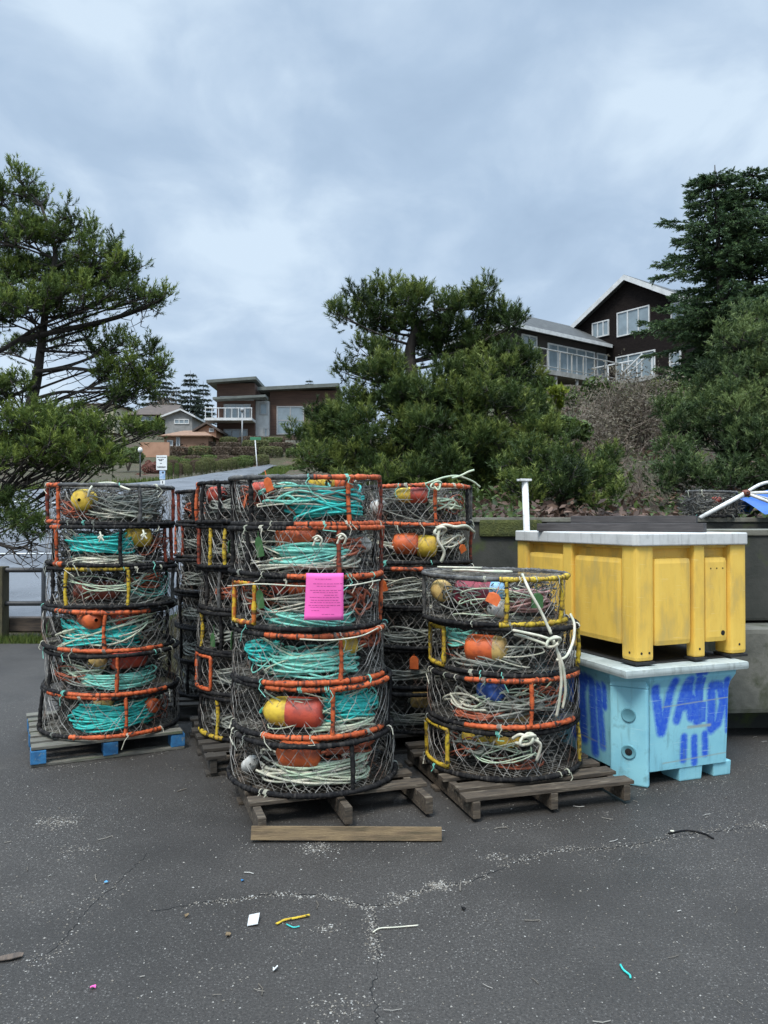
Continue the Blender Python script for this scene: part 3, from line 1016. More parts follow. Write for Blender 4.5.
def free_rope(name, keys, r, mat, label, knots=(), cat='rope', rg=random.Random(5)):
    mb = MB()
    for ks in keys:
        mb.tube(curve_pts(ks), r, 6)
    for (c, kr, tn) in knots:
        mb.tube(knot_pts(c, kr, tn, rg), r, 6)
    o0 = Vector(keys[0][-1])
    mb.v = [tuple(Vector(p) - o0) for p in mb.v]
    o = mb.build(name, M[mat], None, True, loc=o0)
    return tag(o, label, cat)


dC = 4.36
free_rope('rope', [
    [P(522, 574, 4.42), P(530, 592, dC - .02), P(541, 612, dC - .03), P(551, 634, dC - .05)],
    [P(512, 630, dC + .02), P(522, 632, dC - .03), P(540, 636, dC - .05), P(552, 640, dC - .06)],
    [P(514, 634, dC + .02), P(526, 637, dC - .02), P(548, 645, dC - .06)],
    [P(553, 640, dC - .05), P(558, 655, dC - .05), P(561, 678, dC - .04), P(559, 700, dC - .04), P(556, 716, dC - .02)],
    [P(552, 640, dC - .05), P(562, 664, dC - .05), P(565, 690, dC - .03), P(562, 708, dC - .02)],
    [P(556, 660, dC - .05), P(566, 656, dC - .03), P(573, 640, 4.45), P(574, 624, 4.5), P(570, 614, 4.55)]],
    .0085, 'cream', 'thick cream rope knotted and hanging down the front of the short stack', [(P(553, 642, dC - .06), .034, 2.2)])
free_rope('knotted_rope', [[P(512, 738, 4.33), P(520, 734, 4.30), P(530, 738, 4.28), P(540, 744, 4.3), P(536, 760, 4.32)],
                           [P(515, 742, 4.33), P(526, 744, 4.29), P(538, 738, 4.3)]],
          .009, 'cream', 'tight white rope knot on the orange hoop low on the short stack', [(P(527, 739, 4.285), .036, 2.6)])
free_rope('rope', [[P(425, 484, 5.37), P(436, 480, 5.34), P(446, 477, 5.36), P(458, 476, 5.4), P(472, 481, 5.5), P(480, 487, 5.55)],
                   [P(452, 478, 5.37), P(460, 476, 5.36), P(468, 472, 5.38), P(474, 470, 5.4)],
                   [P(432, 483, 5.36), P(438, 490, 5.32), P(440, 484, 5.33), P(434, 480, 5.36)]],
          .007, 'palegreen', 'frayed pale green rope tied over the topmost hoop behind the short stack', [(P(436, 485, 5.34), .03, 1.6)])
free_rope('rope', [[P(436, 528, 5.32), P(445, 525, 5.31), P(455, 527, 5.33), P(466, 526, 5.38), P(474, 532, 5.45)],
                   [P(440, 527, 5.32), P(438, 540, 5.3), P(444, 552, 5.32), P(441, 562, 5.33)]],
          .011, 'cream', 'dirty cream rope looped between two hoops behind the short stack', [(P(440, 531, 5.32), .032, 1.6)])
zt = PZ + 4 * PH + .005
free_rope('rope', [[(.42, 4.72, zt + .012), (.5, 4.6, zt + .02), (.64, 4.52, zt + .016), (.76, 4.58, zt + .012), (.7, 4.72, zt + .008), (.58, 4.7, zt + .008)],
                   [(.34, 4.9, zt + .02), (.5, 4.85, zt + .02), (.62, 4.9, zt + .015)]], .007, 'cream', 'loose cream rope loop lying on top of the short stack')
for px, py, d in ((85, 489, 5.28),):
    free_rope('rope', [[P(88, 497, 5.2), P(90, 489, 5.19), P(96, 484, 5.25), P(112, 483, 5.3), P(122, 487, 5.25), P(130, 490, 5.24)]], .008, 'cream', 'short cream rope over the worn grey top hoop of the leftmost stack')
for px, py, lab in ((101, 537, 'small white cord knot beside turquoise rope, leftmost stack'), (144, 535, 'small white cord knot beside amber buoy, leftmost stack')):
    free_rope('cord', [[P(px - 1, py - 5, 5.2), P(px, py, 5.18), P(px - 2, py + 5, 5.18)], [P(px, py, 5.18), P(px + 3, py + 4, 5.18)]], .006, 'cream', lab, [(P(px, py, 5.18), .012, 1)], 'cord')
for px, py, lab in ((318, 542, 'white cord tie under the top hoop, left of the pair above the pink notice'), (342, 540, 'white cord tie under the top hoop, right of the pair above the pink notice')):
    free_rope('cord', [[P(px - 5, py - 4, 4.14), P(px, py - 6, 4.12), P(px + 4, py - 2, 4.12), P(px + 2, py + 4, 4.13)], [P(px - 2, py - 3, 4.13), P(px - 5, py + 4, 4.13)]], .006, 'cream', lab, [(P(px, py - 3, 4.12), .012, 1)], 'cord')
free_rope('cord', [[P(228, 586, 4.45), P(260, 584, 4.17), P(300, 586, 4.11), P(345, 586, 4.11), P(380, 580, 4.3)]], .004, 'cream', 'thin white cord strung round the pot just below the pink notice top', cat='cord')
free_rope('cord', [[P(300, 639, 4.1), P(330, 640, 4.09), P(360, 636, 4.13), P(378, 628, 4.3)]], .004, 'cream', 'thin white cord strung along the hoop under the pink notice', cat='cord')

# ------------------------------------------------------------------ pink notice tied to the front stack
nb = MB()
d0 = 4.075
nx, nz = 12, 10
cs = []
for j in range(nz + 1):
    for i in range(nx + 1):
        u, v = i / nx, j / nz
        p = P(306.5 + 37 * u - 1.2 * (1 - v) * (1 - u) * 2, 573 + 47 * (1 - v), d0)
        p.y += .012 * math.sin(PI * u) * -1 + .006 * math.sin(4 * v + 2 * u) + .018 * v * (u - .5) ** 2
        cs.append(p)
nb.add(cs, [(j * (nx + 1) + i, j * (nx + 1) + i + 1, (j + 1) * (nx + 1) + i + 1, (j + 1) * (nx + 1) + i) for j in range(nz) for i in range(nx)])
o0 = sum(cs, Vector()) / len(cs)
nroot = empty('notice', o0)
tag(nroot, 'bright pink printed notice tied to the front of the tall stack', 'notice')
nb.v = [tuple(Vector(p) - o0) for p in nb.v]
pp = nb.build('paper', M['pink'], nroot, True)
md = pp.modifiers.new('thick', 'SOLIDIFY')
md.thickness = .0012
md.offset = 1
wr = MB()
rg = random.Random(3)


def paper_pt(u, v, off):
    i = min(int(u * nx), nx - 1)
    j = min(int(v * nz), nz - 1)
    fu, fv = u * nx - i, v * nz - j
    a, b = cs[j * (nx + 1) + i], cs[j * (nx + 1) + i + 1]
    c, d = cs[(j + 1) * (nx + 1) + i], cs[(j + 1) * (nx + 1) + i + 1]
    p = a * (1 - fu) * (1 - fv) + b * fu * (1 - fv) + c * (1 - fu) * fv + d * fu * fv
    return p + Vector((0, -off, 0)) - o0


for v, a, b in ((.87, .25, .6), (.77, .2, .92), (.72, .3, .75), (.63, .12, .9), (.585, .2, .8), (.53, .5, .86), (.48, .12, .9), (.42, .15, .88), (.37, .14, .9), (.31, .1, .9), (.27, .15, .6), (.2, .18, .35), (.12, .45, .7)):
    u = a
    while u < b:
        w = rg.uniform(.03, .09)
        hgt = .009
        wr.quad(paper_pt(u, v, .002), paper_pt(u + w, v, .002), paper_pt(u + w, v + hgt * 1.3, .002), paper_pt(u, v + hgt * 1.3, .002))
        u += w + rg.uniform(.012, .03)
wr.build('writing', M['ink'], nroot)


# ================================================================== pallets
def pallet(name, cx, cy, rz, w, l, mat, label, boards=7, blocks=False, rg=random.Random(2), z0=0.0, skip=(), lead=True):
    """w runs along the front, l runs back; boards lie across the front-to-back stringers"""
    root = empty(name, (cx, cy, z0), (0, 0, rz))
    tag(root, label, 'pallet', 'wooden pallets under the pots')
    for k in (-1, 0, 1):
        x = k * (w / 2 - .045)
        if blocks:
            for q in (-1, 0, 1):
                b = MB()
                b.box((x, q * (l / 2 - .07), .064), (.095, .13, .085), bev=.004)
                b.build('block', M['bluepaint'], root)
        else:
            b = MB()
            b.box((x, rg.uniform(-.01, .01), .066), (.042, l, .088), bev=.004)
            b.build('stringer', M[mat], root)
    for k in range(boards):
        if k in skip:
            continue
        y = -l / 2 + .05 + k * (l - .1) / (boards - 1)
        b = MB()
        b.box((rg.uniform(-.01, .01), y + rg.uniform(-.008, .008), .122), (w + rg.uniform(-.02, .02), rg.uniform(.085, .105), .02), rg.uniform(-.02, .02), bev=.003)
        b.build('deck_board', M[mat], root)
    for k in ((-1, 0, 1) if lead else (0, 1)):
        b = MB()
        b.box((0, k * (l / 2 - .055), .011), (w, .09, .018), rg.uniform(-.01, .01), bev=.003)
        b.build('base_board', M[mat], root)
    return root


def frontcorner(px, py, rot, w, l):
    """centre of a pallet whose front left foot is seen at a picture position"""
    d = CAM_H * FPX / (py - HOR)
    x = (px - 384) / FPX * d
    c, s = math.cos(rot), math.sin(rot)
    return x + w / 2 * c - l / 2 * s, d + w / 2 * s + l / 2 * c


def pal(px, py, deg, w, l, *a, **k):
    x, y = frontcorner(px, py, R(deg), w, l)
    return pallet('pallet', x, y, R(deg), w, l, *a, **k)


pal(32, 768, 26, .99, 1.02, 'palletgrey', 'weathered grey pallet with blue painted blocks under the leftmost stack', blocks=True, rg=random.Random(8))
pal(254, 840, 19, 1.0, 1.12, 'pallet', 'brown broken-fronted pallet under the pink-notice stack', lead=False, skip=(0,), rg=random.Random(9))
pal(469, 823, 17, 1.02, 1.1, 'pallet', 'brown worn pallet under the short stack of four', lead=False, rg=random.Random(10))
pal(207, 777, 20, 1.0, 1.05, 'palletdark', 'dark pallet with its open end showing left of the pink-notice stack', rg=random.Random(12))
pallet('pallet', .16, 5.92, R(17), 1.0, 1.08, 'palletdark', 'dark pallet under the stack behind the short stack', rg=random.Random(13))
pallet('pallet', -1.36, 6.82, R(10), 1.05, 1.1, 'palletdark', 'dark pallet under the dim hindmost stack', rg=random.Random(14))
b = MB()
b.box((0, 0, .0), (.96, .066, .022), bev=.003)
q = b.build('loose_plank', M['plank'], None, loc=((347 - 384) / FPX * 3.93, 3.90, .040), rot=(R(74), R(0.5), R(.5)))
tag(q, 'tan loose plank lying along the front of the pink-notice pallet', 'plank')

# ================================================================== fish bins
BX, BY, BROT = 1.44, 4.58, R(20)
bl = empty('fish_tote', (BX, BY, 0), (0, 0, BROT))
tag(bl, 'pale blue insulated fish tote with blue spray-painted letters', 'fish tote')
LX, LY = .905, 1.2          # body along the right face and along the left face


def ring(z, ins, ch=.165):
    x0, x1, y0, y1 = ins, LX - ins, ins, LY - ins
    return [Vector(p) for p in ((x0 + ch, y0, z), (x1 - .06, y0, z), (x1, y0 + .06, z), (x1, y1 - .06, z), (x1 - .06, y1, z), (x0 + .06, y1, z), (x0, y1 - .06, z), (x0, y0 + ch, z))]


body = MB()
lv = [(.085, .052), (.30, .046), (.56, .040), (.60, .032), (.65, .010), (.682, .006)]
rings = [ring(z, i) for z, i in lv]
vs = [p for r_ in rings for p in r_]
fs = []
for k in range(len(rings) - 1):
    for i in range(8):
        j = (i + 1) % 8
        if i == 7 and k < 3:
            pass
        fs.append((k * 8 + i, k * 8 + j, (k + 1) * 8 + j, (k + 1) * 8 + i))
fs.append(tuple(range(8))[::-1])
fs.append(tuple(range((len(rings) - 1) * 8, len(rings) * 8)))
body.add(vs, fs)
bo = body.build('body', M['binblue'], bl)
# near corner post, facing the viewer, and the other feet
post = MB()
cn = [(.198, .040), (.198, .11), (.11, .222), (.046, .222), (.026, .196), (.172, .026)]
post.hexa([Vector((x, y, .0)) for x, y in cn], [Vector((x - .008, y - .008, .60)) for x, y in cn])
po = post.build('corner_post', M['binblue'], bl)
bev = po.modifiers.new('soft', 'BEVEL')
bev.width = .012
bev.segments = 3
cap = MB()
cap.hexa([Vector((x - .008, y - .008, .602)) for x, y in cn], [Vector((x * .8 + .02, y * .8 + .02, .676)) for x, y in cn])
cap.build('post_shoulder', M['binblue'], bl)
for (x, y, sx, sy) in ((.52, .143, .17, .17), (.772, .138, .135, .15), (.16, .62, .17, .15), (.15, 1.05, .15, .13), (.765, 1.05, .13, .13), (.765, .6, .13, .15)):
    f_ = MB()
    f_.box((x, y, .046), (sx, sy, .090), bev=.008, taper=1.06)
    f_.build('foot', M['binblue'], bl)
nrm = Vector((-.170, -.146, 0)).normalized()
for k, (z, deep) in enumerate(((.43, 0), (.205, 1))):
    c = Vector(((.026 + .172) / 2 - .008 * z / .6, (.196 + .026) / 2 - .008 * z / .6, z)) + nrm * .001
    T = Matrix.Translation(c) @ nrm.to_track_quat('Z', 'Y').to_matrix().to_4x4()
    m_ = MB()
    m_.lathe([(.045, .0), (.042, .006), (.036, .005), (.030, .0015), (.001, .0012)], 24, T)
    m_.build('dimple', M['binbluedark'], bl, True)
    if deep:
        m_ = MB()
        m_.lathe([(.022, .003), (.018, .004), (.001, .004)], 18, T)
        m_.build('drain_hole', M['hole'], bl, True)
# lid
ld = MB()
ld.box((LX / 2, LY / 2, .702), (LX + .034, LY + .034, .05), bev=.02)
ld.build('lid', M['bluelid'], bl)


# sprayed writing: panel meshes carrying a paint mask
def seg_d(p, a, b):
    p, a, b = np.asarray(p), np.asarray(a), np.asarray(b)
    ab = b - a
    t = np.clip(((p - a) @ ab) / (ab @ ab), 0, 1)
    return np.linalg.norm(p - (a + t[:, None] * ab), axis=1)


def spray_panel(name, corner, strokes, nu, nv, scr, blocks=()):
    """corner(u, v) gives the point on the face; strokes are (u0,v0,u1,v1,width) in metres on the face"""
    V, uv = [], []
    for j in range(nv + 1):
        for i in range(nu + 1):
            p, q = corner(i / nu, j / nv)
            V.append(p)
            uv.append(q)
    uv = np.array(uv)
    m = np.zeros(len(uv))
    for (a, b, c, d, w) in strokes:
        dd = seg_d(uv, (a, b), (c, d))
        m = np.maximum(m, np.clip(1.25 - (dd / w) ** 2 * .85, 0, 1))
    for (a, b, c, d) in blocks:
        inside = (uv[:, 0] > a) & (uv[:, 0] < c) & (uv[:, 1] > b) & (uv[:, 1] < d)
        m[inside] = np.maximum(m[inside], .95)
    m *= np.clip(.9 + .25 * np.random.default_rng(4).standard_normal(len(m)) * (m < .9), .3, 1)
    s = np.zeros(len(uv))
    for (a, b, c, d, w) in scr:
        s = np.maximum(s, np.clip(1.2 - seg_d(uv, (a, b), (c, d)) / w, 0, 1))
    me = bpy.data.meshes.new(name)
    me.from_pydata([tuple(p) for p in V], [], [(j * (nu + 1) + i, j * (nu + 1) + i + 1, (j + 1) * (nu + 1) + i + 1, (j + 1) * (nu + 1) + i) for j in range(nv) for i in range(nu)])
    for nm, arr in (('paint', m), ('scrape', s)):
        at = me.attributes.new(nm, 'FLOAT', 'POINT')
        at.data.foreach_set('value', arr.astype(np.float32))
    me.polygons.foreach_set('use_smooth', [True] * len(me.polygons))
    me.materials.append(M['sprayed'])
    o = link(name, me, bl)
    return o


def inset_at(z):
    for (z0, i0), (z1, i1) in zip(lv[:-1], lv[1:]):
        if z0 <= z <= z1:
            return i0 + (i1 - i0) * (z - z0) / (z1 - z0)
    return lv[-1][1]


def right_face(u, v):
    z = .088 + (.680 - .088) * v
    x = .202 + (LX - .064 - .202 - inset_at(z)) * u
    return Vector((x, inset_at(z) - .003, z)), (x, z)


def left_face(u, v):
    z = .088 + (.680 - .088) * v
    y = .228 + (LY - .13 - .228) * u
    return Vector((inset_at(z) - .003, y, z)), (y, z)


w = .034
# V A N (D): strokes measured along the right face
ST = [(.285, .585, .335, .315, w), (.425, .62, .345, .315, w), (.315, .5, .335, .34, w * .9),
      (.535, .62, .46, .38, w), (.545, .62, .575, .39, w * 1.1), (.49, .46, .575, .46, w * 1.1), (.54, .6, .54, .5, w * 1.2),
      (.62, .63, .635, .36, w * .9), (.585, .5, .63, .38, w), (.60, .45, .62, .36, w * 1.1), (.655, .62, .65, .38, w * .5),
      (.735, .565, .735, .30, w * 1.15), (.735, .57, .80, .565, w * 1.1), (.80, .565, .83, .46, w), (.83, .46, .79, .33, w), (.79, .33, .735, .3, w),
      (.85, .6, .875, .42, w * .9), (.865, .56, .875, .28, w * .8), (.60, .66, .66, .67, w * .7),
      (.52, .265, .515, .13, w * .85), (.60, .255, .605, .10, w * .8), (.685, .27, .69, .15, w * .8)]
ST = [((a_ - .285) * .97 + .232, b_ + .01, (c_ - .285) * .97 + .232, d_ + .01, e_) for a_, b_, c_, d_, e_ in ST]
spray_panel('sprayed_side', right_face, ST, 150, 120, [(.29, .475, .84, .50, .004), (.49, .335, .66, .335, .012), (.3, .13, .85, .15, .004), (.86, .55, .84, .2, .006)], blocks=[(.535, .355, .625, .485)])
SL = [(.33, .56, .30, .2, .04), (.40, .58, .38, .14, .045), (.52, .6, .5, .2, .05), (.62, .62, .6, .2, .05), (.27, .58, .27, .45, .03), (.75, .6, .74, .25, .05), (.88, .6, .86, .3, .04), (.45, .6, .56, .4, .035)]
spray_panel('sprayed_side', left_face, SL, 90, 70, [(.26, .2, .9, .22, .004)])

# ---------------------------------------------------------------- yellow bin on top
YZ = .735
yb = empty('fish_tote', (1.53, 4.68, .7365), (0, 0, R(22)))
tag(yb, 'yellow ribbed fish tote with white lid standing on the blue tote', 'fish tote')
WX, WY, H0 = .89, 1.35, .02     # H0: thickness of the pads under the feet
zb, zt_ = H0, H0 + .74
core = MB()
core.box((WX / 2, WY / 2, (zb + .085 + zt_) / 2), (WX - .12, WY - .12, zt_ - zb - .085), bev=.02)
core.build('body', M['binyellow'], yb)
pads = []
PW = .135
for (x, y, nm) in ((PW / 2, PW / 2, 0), (WX - PW / 2, PW / 2, 0), (PW / 2, WY - PW / 2, 0), (WX - PW / 2, WY - PW / 2, 0)):
    m_ = MB()
    m_.box((x, y, (zb + zt_) / 2), (PW, PW, zt_ - zb), bev=.024)
    m_.build('corner_post', M['binyellow'], yb)
    pads.append((x, y, PW + .012, PW + .012))
mids = ((WX * .56, .035, .085, .07), (.035, WY * .52, .07, .10), (WX - .035, WY * .5, .07, .1), (WX * .5, WY - .035, .085, .07))
for (x, y, sx, sy) in mids:
    m_ = MB()
    m_.box((x, y, (zb + zt_) / 2), (sx, sy, zt_ - zb), bev=.01)
    m_.build('rib', M['binyellow'], yb)
    pads.append((x, y, sx + .02, sy + .03))
for (x, y, sx, sy) in pads:
    m_ = MB()
    m_.box((x, y, H0 / 2 - .001), (sx, sy, H0 - .003), bev=.003)
    m_.build('pad', M['padblack'], yb)
# swollen panels between ribs, and the grooved band above them
spans_x = ((PW, WX * .56 - .0425), (WX * .56 + .0425, WX - PW))
spans_y = ((PW, WY * .52 - .05), (WY * .52 + .05, WY - PW))
for (a, b2) in spans_x:
    m_ = MB()
    m_.box(((a + b2) / 2, .044, zb + .085 + .27), (b2 - a - .03, .07, .545), bev=.034)
    m_.build('panel', M['binyellow'], yb)
    m_ = MB()
    m_.box(((a + b2) / 2, .043, zt_ - .04), (b2 - a - .004, .03, .03), bev=.006)
    m_.build('band', M['binyellow'], yb)
for (a, b2) in spans_y:
    m_ = MB()
    m_.box((.044, (a + b2) / 2, zb + .085 + .27), (.07, b2 - a - .03, .545), bev=.034)
    m_.build('panel', M['binyellow'], yb)
    m_ = MB()
    m_.box((.043, (a + b2) / 2, zt_ - .04), (.03, b2 - a - .004, .03), bev=.006)
    m_.build('band', M['binyellow'], yb)
# bolt holes
hm = MB()


def hole(x, y, z, n, r=.008):
    T = Matrix.Translation(Vector((x, y, z))) @ Vector(n).to_track_quat('Z', 'Y').to_matrix().to_4x4()
    hm.lathe([(r, .0), (r * .9, .0015), (.0005, .0015)], 12, T)


for x in (.04, .10):
    hole(x, -.0005, zb + .05, (0, -1, 0))
hole(WX * .56, -.0005, zb + .05, (0, -1, 0))
hole(WX - .06, -.0005, zb + .06, (0, -1, 0))
hole(-.0005, .06, zb + .05, (-1, 0, 0))
hole(-.0005, WY - .07, zb + .05, (-1, 0, 0))
for x in (.60, .65, .70):
    hole(x, .0085, zb + .555, (0, -1, 0), .005)
hole(WX - .19, .0085, zb + .14, (0, -1, 0), .017)
hm.build('bolt_hole', M['hole'], yb)
m_ = MB()
m_.lathe([(.0005, .012), (.01, .01), (.013, 0)], 12, Matrix.Translation((WX - .15, .026, zt_ - .03)) @ Vector((0, -1, 0)).to_track_quat('Z', 'Y').to_matrix().to_4x4())
m_.build('bolt', M['galv'], yb, True)
m_ = MB()
lo = []
cc = .028
x0, x1, y0, y1 = -.02, WX + .02, -.02, WY + .02
for x, y in ((x0 + cc, y0), (x1 - cc, y0), (x1, y0 + cc), (x1, y1 - cc), (x1 - cc, y1), (x0 + cc, y1), (x0, y1 - cc), (x0, y0 + cc)):
    lo.append(Vector((x, y, zt_ - .036)))
m_.hexa(lo, [p + Vector((0, 0, .078)) for p in lo])
lo_ = m_.build('lid', M['whitelid'], yb)
bv = lo_.modifiers.new('soft', 'BEVEL')
bv.width = .009
bv.segments = 3
LIDZ = .7365 + zt_ + .042
m_ = MB()
m_.box((0, 0, 0), (.80, 1.12, .010), bev=.003)
cx_m = Vector((1.53, 4.68, 0)) + Matrix.Rotation(R(22), 3, 'Z') @ Vector((.42, .6, 0))
q = m_.build('rubber_mat', M['padblack'], None, loc=(cx_m.x, cx_m.y, .7305), rot=(0, 0, R(22)))
tag(q, 'thin black rubber mat between the blue tote lid and the yellow tote', 'mat')
# dark timbers lying on the lid
for k, (xa, ya, xb, yb_, s, dz) in enumerate(((538, 5.62, 690, 5.18, .055, 0), (549, 5.75, 705, 5.05, .06, 0), (572, 5.9, 697, 5.45, .05, 0.061))):
    xa = (xa - 384) / FPX * ya
    xb = (xb - 384) / FPX * yb_
    ln = math.hypot(xb - xa, yb_ - ya)
    m_ = MB()
    m_.box((0, 0, s / 2), (ln, .075, s), bev=.004)
    q = m_.build('timber', M['darkplank'], None, loc=((xa + xb) / 2, (ya + yb_) / 2, LIDZ + .001 + dz), rot=(0, 0, math.atan2(yb_ - ya, xb - xa)))
    tag(q, ['dark thin timber on the white lid, nearest the lid edge at left', 'dark timber on the white lid reaching farthest right', 'dark timber on the white lid, hindmost and highest'][k], 'timber', 'dark timbers lying on the white lid')
# white pole with a flat head standing behind the yellow tote
pr = empty('white_pole', (1.17, 6.25, 0))
tag(pr, 'slim white leaning pole with flat cap behind the yellow tote', 'pole')
a = P(529, 560, 6.25)
t_ = P(525, 481, 6.25)
base = Vector((1.21, 6.25, .0))
m_ = MB()
m_.tube([base - pr.location, t_ - pr.location], .026, 14)
m_.build('shaft', M['whitepaint'], pr, True)
m_ = MB()
m_.box(t_ - pr.location + Vector((-.005, 0, .008)), (.10, .07, .018), .3, bev=.004)
m_.build('cap', M['whitepaint'], pr)
# ================================================================== terrain
def sstep(a, b, x):
    t = np.clip((x - a) / (b - a), 0, 1)
    return t * t * (3 - 2 * t)


WALL_Y = 7.62


def terrain(x, y):
    x = np.asarray(x, dtype=float)
    y = np.asarray(y, dtype=float)
    # the road side: flat lot, then a steady climb, then the house terraces
    hl = .11 * np.clip(y - 12, 0, 64) + .36 * np.clip(y - 74, 0, 11) + .10 * np.clip(y - 88, 0, 200)
    # left of the road the ground stays lower
    # the embankment behind the wall, up to the house
    hr = 1.5 * sstep(WALL_Y + .06, WALL_Y + .22, y) + .09 * np.clip(y - 7.9, 0, 6) + .262 * np.clip(y - 13, 0, 22) + .05 * np.clip(y - 38, 0, 100)
    edge = -1.5 + .135 * np.clip(y - 11, 0, 100)
    k = sstep(-2.2, 1.2, (x - edge))
    h = hl * (1 - k) + hr * k
    n = .12 * np.sin(x * 1.3 + y * .7) * np.sin(y * .9 - x * .4) + .06 * np.sin(x * 3.1) * np.sin(y * 2.7)
    return h + n * k * sstep(8.2, 11, y) + 0.4 * np.sin(x * .11 + 1) * np.sin(y * .07) * sstep(60, 120, y)


def tz(x, y):
    return float(terrain(x, y))


def grid_axis(*parts):
    return np.unique(np.concatenate([np.linspace(a, b, n) for a, b, n in parts]))


gx = grid_axis((-320, -40, 29), (-40, -12, 40), (-12, 14, 90), (14, 60, 60), (60, 320, 27))
gy = grid_axis((-40, 0, 12), (0, 7.6, 12), (7.6, 8.0, 9), (8, 40, 110), (40, 110, 80), (110, 420, 32))
XX, YY = np.meshgrid(gx, gy)
ZZ = terrain(XX, YY) - .03
V = np.stack([XX, YY, ZZ], -1).reshape(-1, 3)
nx_, ny_ = len(gx), len(gy)
ii, jj = np.meshgrid(np.arange(nx_ - 1), np.arange(ny_ - 1))
q = (jj * nx_ + ii).ravel()
Fq = np.stack([q, q + 1, q + 1 + nx_, q + nx_], 1)
g = np_mesh('ground', V, Fq, M['hill'], smooth=True)
tag(g, kind='structure')


def sheet(name, xs, ys, z, mat):
    X, Y = np.meshgrid(xs, ys)
    V = np.stack([X, Y, np.full_like(X, z)], -1).reshape(-1, 3)
    n = len(xs)
    i, j = np.meshgrid(np.arange(n - 1), np.arange(len(ys) - 1))
    q = (j * n + i).ravel()
    o = np_mesh(name, V, np.stack([q, q + 1, q + 1 + n, q + n], 1), mat)
    tag(o, kind='structure')
    return o


sheet('parking_lot', np.linspace(-26, 26, 27), np.linspace(-22, 7.7, 30), 0.0, M['lot'])
sheet('parking_lot', np.linspace(-26, -1.2, 25), np.linspace(7.7, 10.1, 4), 0.0, M['lot'])


def strip(name, rows, mat, off, m=14, kind='structure', nsub=10):
    """a road laid on the terrain between pairs of edge points"""
    L = curve_pts([(a[0], a[1], 0) for a, b_ in rows], nsub)
    Rr = curve_pts([(b_[0], b_[1], 0) for a, b_ in rows], nsub)
    V, F = [], []
    for i, (p, q) in enumerate(zip(L, Rr)):
        for j in range(m + 1):
            t = p.lerp(q, j / m)
            V.append((t.x, t.y, tz(t.x, t.y) + off + .11 * min(max((t.y - 30) / 20, 0), 1)))
    for i in range(len(L) - 1):
        for j in range(m):
            a = i * (m + 1) + j
            F.append((a, a + 1, a + m + 2, a + m + 1))
    o = np_mesh(name, V, F, mat, smooth=True)
    if kind:
        tag(o, kind=kind)
    return o


strip('road', [((-36, 11.3), (-1.5, 11.3)), ((-36, 20), (-2.6, 20)), ((-33, 29), (-3.2, 29)), ((-26, 36), (-4.6, 36)), ((-18.6, 40.5), (-6.6, 42)), ((-13.9, 48), (-8.6, 49)),
               ((-12.6, 58), (-9.1, 57)), ((-11.5, 69), (-9.9, 67)), ((-11.0, 73.5), (-10.0, 72))], M['road'], .03, m=24, nsub=16)
strip('road_markings', [((-30, 19.2), (-30, 19.05)), ((-12, 18.9), (-12, 18.75)), ((-4.6, 19.2), (-4.6, 19.05))], M['line'], .045, m=1)
strip('road_markings', [((-22, 36), (-22, 35.7)), ((-14, 33), (-14, 32.7)), ((-9, 33.5), (-9, 33.2))], M['line'], .045, m=1)


# ================================================================== walls, fence
def wall(name, label, x0, x1, y, th, z0, z1, mats, capmat=None, blk=1.6, rz=0.0, cat='wall', face_noise=0):
    root = empty(name, (x0, y, 0), (0, 0, rz))
    tag(root, label, cat)
    n = max(1, round((x1 - x0) / blk))
    L = (x1 - x0) / n
    rg = random.Random(len(label))
    for k in range(n):
        m_ = MB()
        m_.box((L * (k + .5), th / 2 + rg.uniform(-.012, .012), (z0 + z1) / 2), (L - .012, th, z1 - z0), bev=.02)
        m_.build('block', M[mats], root)
    if capmat:
        m_ = MB()
        m_.box(((x1 - x0) / 2, th / 2, z1 + .022), (x1 - x0, th + .05, .045), bev=.008)
        m_.build('capping', M[capmat], root)
    return root


wl = wall('retaining_wall', 'dark mossy concrete retaining wall behind the yellow tote, under the shrubs', -1.5, 9.0, WALL_Y, .28, 0, 1.60, 'concretedark', 'caplight', blk=2.1)
m_ = MB()
m_.box((2.75, -.012, 1.54), (.62, .05, .17), bev=.03)
m_.build('moss', M['moss'], wl)
# nearer wall of big blocks at the right of the totes
w1 = wall('block_wall', 'big stained concrete blocks along the right edge, beside the totes', 2.42, 8.4, 5.95, .62, .84, 1.50, 'concretedark', 'caplight', blk=1.5, rz=R(4))
for k in range(4):
    m_ = MB()
    m_.box((.74 + k * 1.5, .06, .51), (1.47, .74, .62), bev=.035)
    m_.build('block', M['concrete'], w1)
m_ = MB()
m_.box((3, .25, .09), (5.9, .42, .2), bev=.01)
m_.build('footing', M['concretedark'], w1)  # dark tone paints in the shadow gap under the blocks

# left fence
fr = empty('fence', (-5.25, 10.62, 0))
tag(fr, 'wooden post fence with two dark pipe rails behind the leftmost stack', 'fence')
for x, s in ((-.06, .2), (-2.6, .2), (-5.0, .2)):
    m_ = MB()
    m_.box((x, 0, .49), (s, .2, .98), bev=.012)
    m_.build('post', M['post'], fr)
m_ = MB()
m_.tube([(-6, .0, .93), (.02, 0, .93), (2.4, .02, .935)], .034, 10)
m_.build('rail', M['rail'], fr, True)
m_ = MB()
m_.tube([(-6, .0, .47), (.02, 0, .47), (2.4, .02, .475)], .034, 10)
m_.build('rail', M['rail'], fr, True)
m_ = MB()
m_.tube([(.56, 0, 0), (.56, 0, .93)], .03, 10)
m_.build('upright', M['rail'], fr, True)
m_ = MB()
m_.box((0, 0, .14), (5.4, .2, .19), bev=.02)
q = m_.build('kerb_beam', M['kerbwood'], None, loc=(-5.6, 10.85, .02))
tag(q, 'rotten brown timber beam on the ground under the pipe fence', 'beam')


